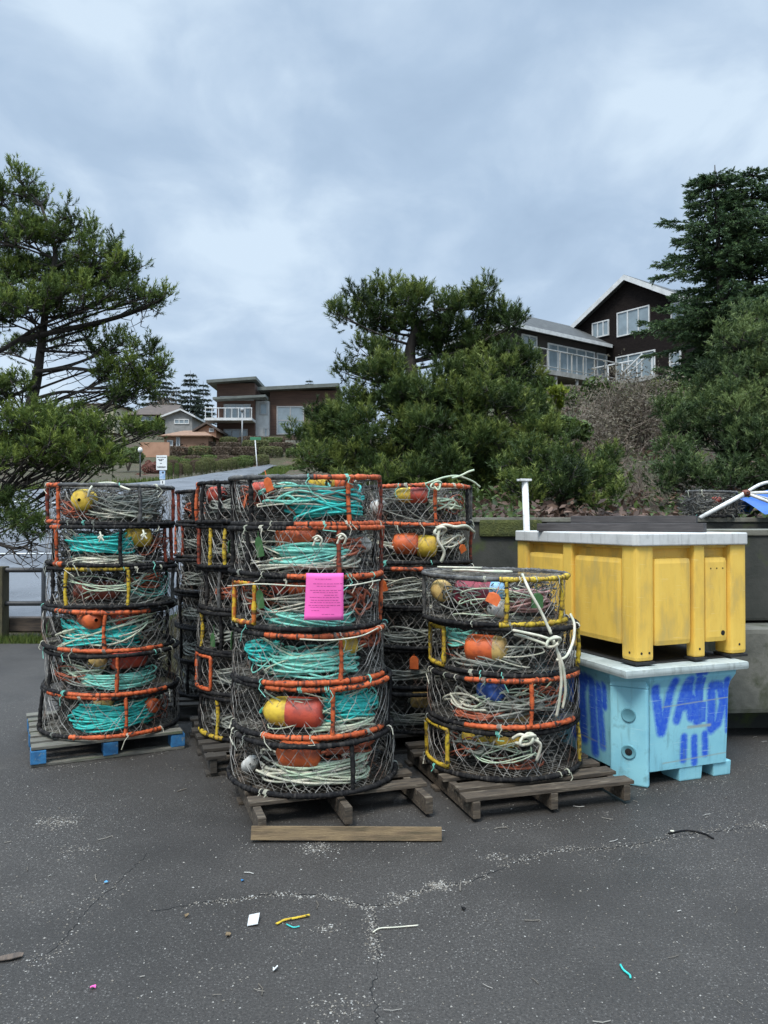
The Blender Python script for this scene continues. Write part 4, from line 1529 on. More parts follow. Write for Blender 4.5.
# ================================================================== foliage engines
def unit(v):
    return v / np.maximum(np.linalg.norm(v, axis=-1, keepdims=True), 1e-9)


def tuft_mesh(C, D, L, K, width, spread, r, tipcol=None, along=.75):
    """K pointed blades round every shoot: C centres, D directions, L lengths -> vertices, triangles, tint"""
    n = len(C)
    ax = unit(D)
    t = r.uniform(0, along, (n, K, 1))
    start = C[:, None, :] + ax[:, None, :] * (L[:, None, None] * t)
    rd = unit(r.standard_normal((n, K, 3)))
    rd = rd - ax[:, None, :] * np.sum(rd * ax[:, None, :], -1, keepdims=True)
    rd = unit(rd)
    bd = unit(ax[:, None, :] * (1 - spread * .55) + rd * spread)
    ln = L[:, None, None] * r.uniform(.24, .42, (n, K, 1))
    tip = start + bd * ln
    sd = unit(np.cross(bd, r.standard_normal((n, K, 3))))
    w = width * r.uniform(.7, 1.3, (n, K, 1))
    a = start + sd * w * .5
    b = start - sd * w * .5
    V = np.stack([a, b, tip], 2).reshape(-1, 3)
    F = np.arange(n * K * 3).reshape(-1, 3)
    base = r.uniform(.1, .65, (n, 1)) if tipcol is None else tipcol[:, None]
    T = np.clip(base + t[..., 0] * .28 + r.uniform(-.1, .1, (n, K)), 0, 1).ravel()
    return V, F, T


def cat_mesh(parts):
    V, F, T, o = [], [], [], 0
    for v, f, t in parts:
        V.append(v)
        F.append(f + o)
        T.append(t)
        o += len(v)
    return np.concatenate(V), np.concatenate(F), np.concatenate(T)


def clump_shoots(c, rad, n, r, up=.55, shell=.5, under=.3):
    """positions and headings of shoots through an ellipsoid clump, thinner underneath"""
    c = np.asarray(c, float)
    rad = np.asarray(rad, float)
    d = unit(r.standard_normal((n * 2, 3)))
    keep = (d[:, 2] > -.25) | (r.uniform(size=n * 2) < under)
    d = d[keep][:n]
    m = len(d)
    q = shell + (1 - shell) * r.uniform(size=(m, 1)) ** .6
    lump = 1 + .16 * np.sin(d[:, :1] * 5 + c[0]) * np.sin(d[:, 1:2] * 4 + d[:, 2:] * 5 + c[2])
    p = c + d * rad * q * lump
    h = unit(d * .8 + np.array([0, 0, up]) + r.standard_normal((m, 3)) * .28)
    return p, h, d


def limb(mb, a, b, r0, r1, rg, sag=.12, n=8):
    a, b = Vector(a), Vector(b)
    L = (b - a).length
    m = (a + b) / 2 + Vector((rg.uniform(-.1, .1) * L, rg.uniform(-.1, .1) * L, -sag * L))
    pts = []
    for i in range(n + 1):
        t = i / n
        pts.append(a * (1 - t) ** 2 + m * 2 * t * (1 - t) + b * t * t)
    mb.tube(pts, [r0 + (r1 - r0) * i / n for i in range(n + 1)], 6)
    return pts


def needle_tree(name, label, cat, trunk, clumps, mat, seed, shoot=.26, K=20, width=.011, dens=1.0, spread=.62, trunk_r=(.16, .04), group=None,
                bark='bark', up=.55, branchlets=3, shell=.35, under=.35, limb_k=1.0):
    """trunk: list of points; clumps: list of (centre, radii)"""
    r = np.random.default_rng(seed)
    rg = random.Random(seed)
    o0 = Vector(trunk[0])
    root = empty(name, o0)
    tag(root, label, cat, group)
    tp = curve_pts(trunk, 6)
    mb = MB()
    nt_ = len(tp)
    rr = [trunk_r[0] + (trunk_r[1] - trunk_r[0]) * i / (nt_ - 1) for i in range(nt_)]
    mb.tube([p - o0 for p in tp], rr, 9)
    parts = []
    for c, rad, subs in clumps:
        c = Vector(c)
        ctint = rg.gauss(0, .10)
        # limb from the nearest sensible place on the trunk, a little below the clump
        best = min(range(nt_), key=lambda i: abs(tp[i].z - (c.z - .35 * (Vector((c.x, c.y, 0)) - Vector((tp[i].x, tp[i].y, 0))).length)) + .15 * (tp[i] - c).length)
        if (tp[best] - c).length > .15:
            lp = limb(mb, tp[best] - o0, c - o0, rg.uniform(.022, .036) * limb_k, .009, rg, rg.uniform(-.05, .12))
        else:
            lp = [c - o0]
        for cs_, rad_ in subs:
            limb(mb, lp[int(len(lp) * rg.uniform(.5, .99))], cs_ - o0, .012, .006, rg, .06, 5)
            vol = (rad_[0] * rad_[1] + rad_[0] * rad_[2] + rad_[1] * rad_[2]) / 3
            n = int(max(8, dens * vol * 36.0 / (shoot * shoot)))
            p, h, d = clump_shoots(cs_, rad_, n, r, up, shell, under)
            for k in range(min(branchlets - 1, len(p))):
                limb(mb, cs_ - o0, Vector(p[k]) - o0, .007, .004, rg, .08, 4)
            ln = shoot * r.uniform(.7, 1.25, len(p))
            tint = np.clip(.36 + ctint + rg.gauss(0, .15) + .2 * d[:, 2] + r.normal(0, .12, len(p)), 0, .85)  # shoots on top tinted lighter, light from above put in the colour
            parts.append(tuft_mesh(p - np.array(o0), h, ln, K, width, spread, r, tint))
    mb.build('trunk', M[bark], root, True)
    V, F, T = cat_mesh(parts)
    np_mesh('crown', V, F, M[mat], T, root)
    return root


def pc(px, py, d, rx, rz, ry=None):
    """clump whose size is given in picture units at its distance"""
    s = d / FPX
    return (P(px, py, d), (rx * s, (ry or rx) * s, rz * s))


def sub_clumps(cl, rg, n, f=.6, jit=.55):
    """break every clump into smaller uneven ones"""
    out = []
    for c, rad in cl:
        one = []
        for _ in range(n):
            d = Vector((rg.gauss(0, 1), rg.gauss(0, 1), rg.gauss(0, .8))).normalized() * rg.uniform(.35, 1) * jit * 1.25
            k = f * rg.uniform(.7, 1.2)
            one.append((c + Vector((d.x * rad[0], d.y * rad[1], d.z * rad[2])), (rad[0] * k, rad[1] * k, rad[2] * k)))
        out.append((c, rad, one))
    return out


def plumes(cl, rg, w, h, fill=1.0):
    """each pad of foliage becomes a crowd of upright brush-like plumes"""
    out = []
    for c, rad in cl:
        n = max(3, int(fill * 1.9 * (rad[0] * rad[2] + .5 * rad[0] * rad[1]) / (w * h)))
        one = []
        for _ in range(n):
            d = Vector((rg.gauss(0, 1), rg.gauss(0, 1), rg.gauss(0, 1))).normalized() * rg.uniform(.2, 1) ** .5
            k = rg.uniform(.65, 1.3)
            p = c + Vector((d.x * rad[0], d.y * rad[1], d.z * rad[2] * .85))
            one.append((p, (w * k, w * k, h * k * rg.uniform(.75, 1.2))))
        out.append((c, rad, one))
    return out


def flat_clumps(cl):
    return [s for _, _, subs in cl for s in subs]


# ------------------------------------------------------------------ the spreading pine in the middle
rg = random.Random(21)
dm = 14.0
cl = [pc(345, 316, dm - .2, 21, 13), pc(366, 304, dm, 22, 13), pc(388, 300, dm + .3, 26, 15), pc(415, 305, dm, 26, 15), pc(440, 308, dm - .3, 26, 15), pc(465, 302, dm + .2, 24, 15),
      pc(485, 292, dm, 13, 13), pc(488, 318, dm + .2, 26, 16), pc(508, 326, dm - .1, 18, 14), pc(400, 328, dm + .3, 30, 14), pc(440, 335, dm + .2, 34, 14), pc(375, 325, dm + .4, 25, 12), pc(478, 340, dm + .4, 26, 15),
      pc(364, 354, dm, 20, 11), pc(378, 374, dm - .3, 28, 14), pc(354, 374, dm + .1, 14, 10), pc(395, 385, dm - .4, 30, 20), pc(515, 368, dm - .4, 28, 22), pc(485, 375, dm - .6, 32, 20), pc(455, 378, dm - .4, 30, 18), pc(528, 372, dm + .2, 14, 14),
      pc(428, 395, dm - .8, 36, 22), pc(326, 424, dm + .1, 22, 13), pc(345, 425, dm - .4, 34, 20), pc(305, 432, dm + .5, 18, 14), pc(390, 430, dm - 1, 44, 26), pc(440, 432, dm - 1.2, 46, 28), pc(495, 415, dm - .9, 44, 28), pc(530, 415, dm - .3, 28, 24),
      pc(350, 462, dm - .8, 40, 22), pc(400, 470, dm - 1.5, 44, 26), pc(455, 475, dm - 1.6, 46, 28), pc(505, 462, dm - 1.3, 44, 30), pc(320, 462, dm - .2, 26, 18), pc(370, 490, dm - 1.4, 40, 18), pc(440, 500, dm - 1.6, 46, 18), pc(500, 495, dm - 1.6, 40, 22), pc(440, 356, dm + .5, 26, 13), pc(392, 358, dm + .5, 20, 10), pc(470, 352, dm + .4, 26, 14), pc(400, 405, dm - .2, 40, 20), pc(470, 400, dm - .9, 40, 22), pc(360, 402, dm, 26, 14), pc(425, 415, dm - .3, 44, 20),
      pc(540, 440, dm - 1.2, 30, 26), pc(330, 440, dm - .2, 34, 18), pc(385, 450, dm - 1, 40, 20), pc(520, 480, dm - 1.5, 40, 26), pc(475, 445, dm - 1.2, 44, 24)]
cl = [(a_, (b_[0], b_[1], b_[2] * .72)) for a_, b_ in cl]
cl = plumes(cl, rg, .16, .22, .72)
tb = P(415, 495, dm + .3)
tb.z = tz(tb.x, tb.y) - .1
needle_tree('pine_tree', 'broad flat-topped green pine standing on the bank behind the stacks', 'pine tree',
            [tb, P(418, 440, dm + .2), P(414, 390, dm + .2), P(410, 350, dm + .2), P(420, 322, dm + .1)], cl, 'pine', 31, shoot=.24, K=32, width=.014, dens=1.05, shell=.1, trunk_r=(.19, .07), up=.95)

# ------------------------------------------------------------------ the airy pine at the left edge
rg = random.Random(22)
dl = 11.3
cl = [pc(20, 190, dl, 20, 18), pc(-8, 200, dl, 22, 20), pc(40, 200, dl + .3, 16, 18), pc(70, 215, dl - .2, 11, 16), pc(12, 225, dl, 32, 18), pc(45, 232, dl, 28, 16), pc(80, 250, dl - .2, 20, 16), pc(55, 262, dl + .4, 30, 14), pc(20, 258, dl + .5, 30, 14),
      pc(100, 262, dl, 22, 15), pc(118, 266, dl - .2, 18, 14), pc(134, 268, dl, 12, 10), pc(86, 278, dl + .3, 28, 12), pc(120, 290, dl, 24, 11), pc(148, 296, dl - .1, 18, 8), pc(164, 297, dl, 9, 6), pc(140, 306, dl + .2, 18, 7), pc(95, 298, dl - .3, 32, 11),
      pc(58, 298, dl - .4, 34, 12), pc(20, 296, dl - .5, 34, 13), pc(-12, 300, dl - .4, 30, 15), pc(30, 312, dl - .6, 34, 10), pc(0, 318, dl - .3, 30, 10), pc(66, 316, dl + .2, 24, 7),
      pc(120, 345, dl, 24, 9), pc(146, 352, dl + .1, 18, 8), pc(160, 366, dl, 10, 10), pc(100, 352, dl + .4, 20, 8), pc(132, 370, dl, 28, 11), pc(110, 378, dl - .2, 24, 13), pc(142, 388, dl, 22, 12), pc(120, 398, dl - .1, 22, 11), pc(155, 376, dl + .2, 14, 10),
      pc(8, 350, dl + .6, 20, 6), pc(8, 388, dl - .9, 26, 11), pc(-8, 394, dl - .9, 22, 12), pc(24, 384, dl - .9, 16, 8),
      pc(45, 430, dl - 1, 40, 14), pc(15, 440, dl - 1.1, 40, 16), pc(80, 432, dl - .9, 34, 12), pc(110, 428, dl - .8, 30, 9), pc(138, 432, dl - .7, 22, 8), pc(60, 452, dl - 1.2, 44, 13), pc(95, 450, dl - 1.1, 30, 13), pc(25, 462, dl - 1.3, 34, 11), pc(100, 468, dl - 1.1, 22, 10), pc(75, 470, dl - 1.2, 26, 9), pc(-10, 455, dl - 1, 26, 18)]
cl += [pc(35, 275, dl + .2, 30, 12), pc(72, 285, dl - .2, 28, 11), pc(0, 272, dl, 30, 14), pc(108, 280, dl + .2, 24, 10), pc(62, 236, dl - .1, 24, 13), pc(24, 240, dl - .2, 26, 14), pc(88, 232, dl + .1, 10, 12), pc(110, 250, dl + .1, 14, 12), pc(-10, 235, dl, 26, 18), pc(12, 175, dl, 10, 14), pc(40, 345, dl + .4, 26, 6), pc(78, 340, dl + .3, 22, 6), pc(30, 420, dl - .8, 34, 9), pc(60, 415, dl - .6, 26, 8)]
cl = plumes(cl, rg, .095, .15, .62)
tb = Vector((-7.6, 11.9, 0.0))
tb.z = tz(tb.x, tb.y) - .1
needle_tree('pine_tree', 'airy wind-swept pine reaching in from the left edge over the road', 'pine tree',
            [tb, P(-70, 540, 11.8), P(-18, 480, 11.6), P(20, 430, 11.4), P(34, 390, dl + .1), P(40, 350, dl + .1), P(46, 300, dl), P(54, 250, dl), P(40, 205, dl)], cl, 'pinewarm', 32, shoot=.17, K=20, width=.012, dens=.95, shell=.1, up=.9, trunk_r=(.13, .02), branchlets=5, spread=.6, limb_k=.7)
lt = bpy.data.objects['pine_tree.001']
rg = random.Random(5)
mb = MB()
o0 = lt.location
lowpts = []
for ks, r0 in (([P(-30, 470, 10.6), P(-5, 490, 10.2), P(15, 520, 9.9), P(32, 545, 9.7)], .045), ([P(-30, 530, 10), P(0, 544, 9.8), P(20, 548, 9.6), P(37, 538, 9.5)], .036), ([P(-20, 470, 10.8), P(10, 485, 10.6), P(30, 497, 10.5), P(52, 506, 10.4)], .022),
               ([P(0, 470, 10.8), P(20, 462, 10.6), P(55, 478, 10.4), P(70, 486, 10.3)], .02), ([P(20, 340, dl), P(60, 330, dl), P(110, 318, dl), P(160, 300, dl)], .05), ([P(32, 372, dl), P(70, 368, dl), P(110, 372, dl), P(140, 366, dl)], .035),
               ([P(30, 400, dl), P(60, 392, dl), P(90, 392, dl), P(120, 390, dl)], .03), ([P(-30, 360, dl), P(0, 350, dl), P(40, 325, dl), P(70, 312, dl)], .05), ([P(36, 385, dl), P(0, 400, dl), P(-30, 404, dl)], .03),
               ([P(38, 350, dl), P(75, 352, dl + .2), P(105, 350, dl + .2)], .024), ([P(34, 412, dl), P(70, 412, dl - .2), P(100, 420, dl - .4)], .03)):
    cp = curve_pts(ks, 8)
    mb.tube([p - o0 for p in cp], [r0 * (1 - .75 * i / len(cp)) for i in range(len(cp))], 6)
    for _ in range(16):
        p = cp[rg.randrange(len(cp) // 4, len(cp))]
        e = p + Vector((rg.uniform(-.5, .5), rg.uniform(-.4, .4), rg.uniform(-.28, .14)))
        limb(mb, p - o0, e - o0, .008, .004, rg, .1, 4)
        for _ in range(2):
            f_ = e + Vector((rg.uniform(-.22, .22), rg.uniform(-.2, .2), rg.uniform(-.15, .1)))
            limb(mb, e - o0, f_ - o0, .005, .003, rg, .1, 3)
mb.build('bare_branch', M['bark'], lt, True)
r = np.random.default_rng(9)
p, h, d = [], [], []
for c, rad in (pc(12, 505, 9.9, 12, 10), pc(28, 520, 9.7, 12, 9), pc(36, 528, 9.6, 8, 6), pc(8, 525, 9.8, 14, 10), pc(0, 515, 9.9, 10, 16)):
    a_, b_, c_ = clump_shoots(c, rad, 75, r, .1)
    p.append(a_)
    h.append(b_)
p, h = np.concatenate(p), np.concatenate(h)
Vv, Ff, Tt = tuft_mesh(p - np.array(o0), h, .2 * r.uniform(.7, 1.2, len(p)), 18, .012, .6, r)
np_mesh('low_spray', Vv, Ff, M['pine'], Tt, lt)


# ------------------------------------------------------------------ tall spruce
def spruce(name, label, cat, base, hgt, prof, mat, seed, levels, per, spray, K, width, droop=.25, trunk_r=.3, group=None, gap=.0, tops=((0, 0, 1.0),)):
    r = np.random.default_rng(seed)
    rg = random.Random(seed)
    root = empty(name, base)
    tag(root, label, cat, group)
    mb = MB()
    Pn, Hn, Tn = [], [], []
    for (tx, ty, hf) in tops:
        hh = hgt * hf
        mb.tube([(tx * .3, ty * .3, -.3), (tx * .8, ty * .8, hh * .4), (tx, ty, hh)], [trunk_r, trunk_r * .6, .02], 8)
        for lv_ in range(levels):
            f = (lv_ + rg.uniform(-.3, .3)) / levels
            f = min(max(f, .02), .985)
            z = hh * f
            L0 = prof(f)
            if rg.random() < gap:
                continue
            for k in range(per):
                az = 2 * PI * (k + rg.uniform(-.35, .35)) / per + lv_ * 1.3
                L = L0 * rg.uniform(.6, 1.12)
                a = Vector((tx * min(1, f + .3), ty * min(1, f + .3), z))
                dirv = Vector((math.cos(az), math.sin(az), 0))
                pts = []
                for i in range(8):
                    t = i / 7
                    pts.append(a + dirv * (L * t) + Vector((0, 0, L * (.10 * t - droop * t * t + .16 * t ** 3))))
                mb.tube(pts, [trunk_r * .16 * (1 - .8 * i / 7) for i in range(8)], 4)
                ns = max(6, int(L / spray * 11))
                for s in range(ns):
                    t = rg.uniform(.12, 1) ** .8
                    i = min(int(t * 7), 6)
                    q = pts[i].lerp(pts[i + 1], t * 7 - i)
                    side = Vector((-dirv.y, dirv.x, 0)) * rg.gauss(0, 1) * (L * .15 * (1.15 - t))
                    Pn.append(q + side + Vector((0, 0, -abs(side.length) * .22 + rg.uniform(-.05, .05) * spray)))
                    hd = dirv * .8 + side.normalized() * .55 * (1 if side.length > 0 else 0) + Vector((0, 0, rg.uniform(-.45, .12)))
                    Hn.append(hd)
                    Tn.append(min(max(.30 + .25 * (t - .5) + rg.gauss(0, .16), 0), .9))
    mb.build('trunk', M['bark'], root, True)
    Pn, Hn = np.array(Pn), np.array(Hn)
    ln = spray * r.uniform(.7, 1.3, len(Pn))
    V, F, T = tuft_mesh(Pn, Hn, ln, K, width, .5, r, np.array(Tn), along=.9)
    np_mesh('crown', V, F, M[mat], T, root)
    return root


ds = 33.0
sb = P(742, 402, ds)
sb.z = tz(sb.x, sb.y)
top = P(742, 160, ds).z
spruce('spruce_tree', 'tall dark drooping spruce in front of the dark shingled house', 'spruce tree', sb, top - sb.z,
       lambda f: 5.0 * (1 - f) ** .74 * (.62 if f < .2 else 1) * (.84 + .16 * math.sin(f * 29)) + .3, 'spruce', 51, 19, 9, .35, 13, .05, gap=.04, tops=((-1.1, 0, .985), (.7, .4, 1.0)), trunk_r=.26)


# ------------------------------------------------------------------ shrubs
def leaf_cards(Pn, Nn, size, r, tint):
    """small folded leaves facing roughly outward"""
    n = len(Pn)
    nn = unit(Nn + r.standard_normal((n, 3)) * .8)
    u = unit(np.cross(nn, r.standard_normal((n, 3))))
    v = np.cross(nn, u)
    s = size * r.uniform(.6, 1.4, (n, 1))
    a = Pn - u * s
    b = Pn + v * s * .45 + nn * s * .12
    c = Pn + u * s
    d = Pn - v * s * .45 + nn * s * .12
    V = np.stack([a, b, c, d], 1).reshape(-1, 3)
    q = np.arange(n) * 4
    F = np.concatenate([np.stack([q, q + 1, q + 2], 1), np.stack([q, q + 2, q + 3], 1)])
    return V, F, np.concatenate([tint, tint])


def leaf_bush(name, label, cat, base, clumps, mat, seed, leaf=.07, dens=1.0, group=None, stem='twig', shell=.55):
    r = np.random.default_rng(seed)
    rg = random.Random(seed)
    base = Vector(base)
    root = empty(name, base)
    tag(root, label, cat, group)
    parts = []
    mb = MB()
    for c, rad in flat_clumps(clumps):
        c = Vector(c)
        limb(mb, (rg.uniform(-.1, .1), rg.uniform(-.1, .1), -.1), c - base, .02, .008, rg, .02, 5)
        n = int(max(60, dens * 8.5 * (rad[0] * rad[1] + rad[0] * rad[2] + rad[1] * rad[2]) / 3 / (leaf * leaf)))
        p, h, d = clump_shoots(c, rad, n, r, .2, shell, .6)
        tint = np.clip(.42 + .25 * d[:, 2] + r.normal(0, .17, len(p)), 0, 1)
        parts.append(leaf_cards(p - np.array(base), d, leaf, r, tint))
    mb.build('stems', M[stem], root, True)
    V, F, T = cat_mesh(parts)
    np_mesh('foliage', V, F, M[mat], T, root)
    return root


def ground_at(px, d):
    x = (px - 384) / FPX * d
    return Vector((x, d, tz(x, d)))


rg = random.Random(77)
# low pines on the bank
b0 = ground_at(560, 10.2)
cl = sub_clumps([pc(540, 470, 10.2, 24, 20), pc(560, 488, 9.8, 28, 20), pc(525, 490, 9.9, 26, 22), pc(588, 478, 10.2, 24, 18), pc(610, 466, 10.6, 17, 16), pc(595, 498, 9.9, 22, 12), pc(565, 455, 10.6, 16, 13), pc(520, 460, 10.5, 24, 24), pc(618, 480, 10.4, 12, 10)], rg, 1, .9)
cl = plumes([(a_, b_) for a_, b_, _ in cl], rg, .11, .14, .9)
needle_tree('pine_shrub', 'low bright green pine shrub just above the wall behind the white pole', 'shrub', [b0, b0 + Vector((0, 0, .4)), b0 + Vector((.1, 0, .8))], cl, 'pine', 61, shoot=.18, K=22, width=.013, dens=1.0, up=.8, shell=.1, trunk_r=(.06, .02))
b0 = ground_at(730, 13)
cl = sub_clumps([pc(752, 318, 12.6, 22, 20), pc(738, 345, 12.4, 26, 20), pc(765, 345, 12.2, 30, 24), pc(722, 372, 12.4, 26, 20), pc(755, 378, 12, 34, 24), pc(705, 402, 12.4, 26, 20), pc(735, 410, 11.8, 36, 24), pc(765, 410, 11.6, 34, 26), pc(690, 430, 12.2, 24, 20), pc(715, 440, 11.6, 34, 24), pc(755, 445, 11.4, 38, 26), pc(676, 410, 12.8, 18, 16), pc(790, 380, 12, 36, 60),
                pc(680, 462, 11.6, 22, 18), pc(705, 475, 11.2, 28, 18), pc(745, 478, 11, 34, 20), pc(672, 484, 11.2, 18, 14), pc(775, 478, 11, 30, 22)], rg, 1, .9)
cl = plumes([(a_, b_) for a_, b_, _ in cl], rg, .14, .19, .75)
needle_tree('pine_shrub', 'big dull green shore pine thicket filling the right edge', 'shrub', [b0, b0 + Vector((0, 0, .8)), b0 + Vector((.2, -.2, 2.0))], cl, 'pinedull', 62, shoot=.21, K=22, width=.015, dens=1.0, up=.75, shell=.1, trunk_r=(.1, .03))
b0 = ground_at(552, 16)
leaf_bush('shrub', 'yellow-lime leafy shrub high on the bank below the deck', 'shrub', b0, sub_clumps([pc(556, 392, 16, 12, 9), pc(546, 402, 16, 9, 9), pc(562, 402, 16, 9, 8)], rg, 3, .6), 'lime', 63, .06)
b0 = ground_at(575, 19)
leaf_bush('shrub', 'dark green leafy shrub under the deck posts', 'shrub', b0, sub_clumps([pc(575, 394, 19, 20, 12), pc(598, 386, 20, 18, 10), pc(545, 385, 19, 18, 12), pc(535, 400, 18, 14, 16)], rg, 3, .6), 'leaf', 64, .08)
b0 = ground_at(690, 24)
leaf_bush('shrub', 'olive leafy shrub below the dark house downpipe', 'shrub', b0, sub_clumps([pc(690, 402, 20, 22, 14), pc(668, 392, 22, 16, 10), pc(705, 388, 22, 14, 10)], rg, 3, .6), 'olive', 65, .09)


for k, (px, py, dd, rx, rz, mt, lab) in enumerate(((540, 412, 15.5, 22, 16, 'olive', 'olive leafy shrub just under the lime shrub'), (566, 425, 15, 20, 14, 'leaf', 'green leafy shrub below and right of the lime shrub'),
                                             (522, 398, 16.5, 22, 16, 'leaf', 'dark leafy shrub between the broad pine and the lime shrub'), (655, 388, 20, 22, 12, 'olive', 'olive shrub at the foot of the dark gable wall'),
                                             (610, 390, 22, 20, 8, 'leaf', 'low green shrub right under the deck beam'))):
    leaf_bush('shrub', lab, 'shrub', ground_at(px, dd), sub_clumps([pc(px, py, dd, rx, rz), pc(px - rx * .6, py + 5, dd - .2, rx * .7, rz * .8), pc(px + rx * .7, py + 6, dd - .3, rx * .7, rz * .8)], rg, 3, .6), mt, 160 + k, .07)


def bare_shrub(name, label, base, hgt, spread, seed, n0=16, leafy=0, thick=.02, mat='twig'):
    rg = random.Random(seed)
    root = empty(name, base)
    tag(root, label, 'shrub')
    mb = MB()
    tips = []

    def grow(p, d, L, r0, dep):
        pts = [p]
        q = p
        for i in range(4):
            d = (d + Vector((rg.gauss(0, .16), rg.gauss(0, .16), rg.gauss(.02, .12)))).normalized()
            q = q + d * (L / 4)
            pts.append(q)
        mb.tube(pts, [r0 * (1 - .14 * i) for i in range(5)], 3, caps=False)
        if dep == 0:
            tips.append((q, d))
            return
        for _ in range(rg.choice((2, 3, 3, 4))):
            k = rg.randrange(1, 5)
            grow(pts[k], (d + Vector((rg.gauss(0, .55), rg.gauss(0, .55), rg.gauss(.05, .45)))).normalized(), L * rg.uniform(.5, .8), r0 * .55, dep - 1)

    for k in range(n0):
        a = rg.uniform(0, 2 * PI)
        s = rg.uniform(.2, 1) * spread
        grow(Vector((rg.uniform(-.3, .3) * spread * .7, rg.uniform(-.3, .3) * spread * .7, -.05)), Vector((math.cos(a) * s, math.sin(a) * s, 1)).normalized(), hgt * rg.uniform(.45, .7), thick, 3)
    mb.build('branches', M[mat], root)
    if leafy:
        r = np.random.default_rng(seed)
        idx = r.integers(0, len(tips), leafy)
        Pn = np.array([tips[i][0] for i in idx]) + r.normal(0, .09, (leafy, 3))
        Dn = np.array([tips[i][1] for i in idx])
        V, F, T = leaf_cards(Pn, Dn, .035, r, np.clip(r.normal(.45, .2, leafy), 0, 1))
        np_mesh('foliage', V, F, M['tanleaf'], T, root)
    return root


M['tanleaf'] = foliage('grey_brown_leaves', (.05, .042, .028), (.13, .11, .075), (.24, .21, .14))
bare_shrub('bare_shrub', 'large grey leafless shrub on the bank under the dark gable house', ground_at(632, 17.5), 1.45, 1.5, 71, 40, 9000, .022)
bare_shrub('bare_shrub', 'smaller brown leafless shrub on the bank beside the lime shrub', ground_at(588, 16), 1.2, 1.3, 72, 26, 2500, .018)
bare_shrub('bare_shrub', 'thin low brown brambles on the bank between the two green pine shrubs', ground_at(645, 11.5), .9, 1.3, 73, 14, 300, .010)

# dry brush, fallen leaves and ground plants over the bank
r = np.random.default_rng(12)
n = 26000
x = r.uniform(-1.0, 14, n)
y = 7.95 + (r.uniform(0, 1, n) ** 1.4) * 24
patch = np.sin(x * 1.7 + y * .8) * np.sin(y * 1.1 - x * .6) + .5 * np.sin(x * 4.1) * np.sin(y * 3.7)
z = terrain(x, y) + r.uniform(-.02, .22, n) * (1 + .4 * patch)
Pn = np.stack([x, y, z], 1)
green = patch > .15
V1 = leaf_cards(Pn[~green], np.tile([0, -.4, 1.0], ((~green).sum(), 1)), .055, r, np.clip(r.normal(.4, .25, (~green).sum()), 0, 1))
o = np_mesh('dry_brush', *V1[:2], M['brush'], V1[2])
tag(o, 'dry brown leaves and brambles covering the bank', 'dry brush', kind='stuff')
V1 = leaf_cards(Pn[green], np.tile([0, -.3, 1.0], (green.sum(), 1)), .05, r, np.clip(r.normal(.35, .2, green.sum()), 0, 1))
o = np_mesh('ground_cover', *V1[:2], M['leaf'], V1[2])
tag(o, 'low green plants scattered over the bank', 'ground cover', kind='stuff')


# grass along the lot edge and the roads
def grass(name, label, X, Y, hgt, width, seed, mat='grass', lo=.2):
    r = np.random.default_rng(seed)
    n = len(X)
    Z = terrain(X, Y) - .02
    p = np.stack([X, Y, Z], 1)
    d = unit(np.stack([r.normal(0, .35, n), r.normal(0, .35, n), np.ones(n)], 1))
    tip = p + d * (hgt * r.uniform(.4, 1.2, (n, 1)))
    s = unit(np.stack([r.normal(size=n), r.normal(size=n), np.zeros(n)], 1)) * width
    V = np.stack([p + s, p - s, tip], 1).reshape(-1, 3)
    o = np_mesh(name, V, np.arange(n * 3).reshape(-1, 3), M[mat], np.clip(r.normal(.5, .22, n), lo, 1))
    return tag(o, label, 'grass', kind='stuff')


r = np.random.default_rng(3)
n = 9000
grass('grass', 'strip of weedy grass along the edge of the lot', r.uniform(-9, -1.3, n), 10.1 + r.uniform(0, .75, n) * r.uniform(.3, 1, n), .12, .006, 4)
n = 5200
xx = r.uniform(-46, -14, n)
grass('grass', 'green and straw verge above the parking road at the left', xx, np.interp(xx, [-46, -33, -26, -18.6, -14], [29, 29.3, 36.3, 41, 48]) + 1.5 * np.abs(r.normal(0, 1.4, n)), .35, .05, 5)
n = 5000
tt = r.uniform(0, 1, n)
grass('grass', 'verge of grass along the right side of the climbing road', np.interp(42 + 30 * tt, [42, 49, 57, 68, 74], [-6.6, -8.6, -9.1, -9.8, -8.0]) + r.uniform(.1, 1.6, n), 42 + 30 * tt, .3, .04, 6)
# ================================================================== houses
def local(root):
    return root


def window(parent, c, w, h, rz, cols=1, name='window', fr=.07, dep=.1, rows=1, mat='trim'):
    """framed window whose face looks along -Y of its own turn"""
    Mx = Matrix.Translation(Vector(c)) @ Matrix.Rotation(rz, 4, 'Z')
    f = MB()
    for s in (-1, 1):
        f.box((s * (w / 2 - fr / 2), 0, 0), (fr, dep, h), M=Mx)
        f.box((0, 0, s * (h / 2 - fr / 2)), (w - 2 * fr, dep * .96, fr), M=Mx)
    for k in range(1, cols):
        f.box((-w / 2 + w * k / cols, 0, 0), (fr * .9, dep * .92, h - 2 * fr), M=Mx)
    for k in range(1, rows):
        f.box((0, 0.01, -h / 2 + h * k / rows), (w - 2 * fr, dep * .7, fr * .7), M=Mx)
    fo = f.build(name, M[mat], parent)
    g = MB()
    g.box((0, .02, 0), (w - fr, dep * .3, h - fr), M=Mx)
    g.build('pane', M['glass'], fo)
    return fo


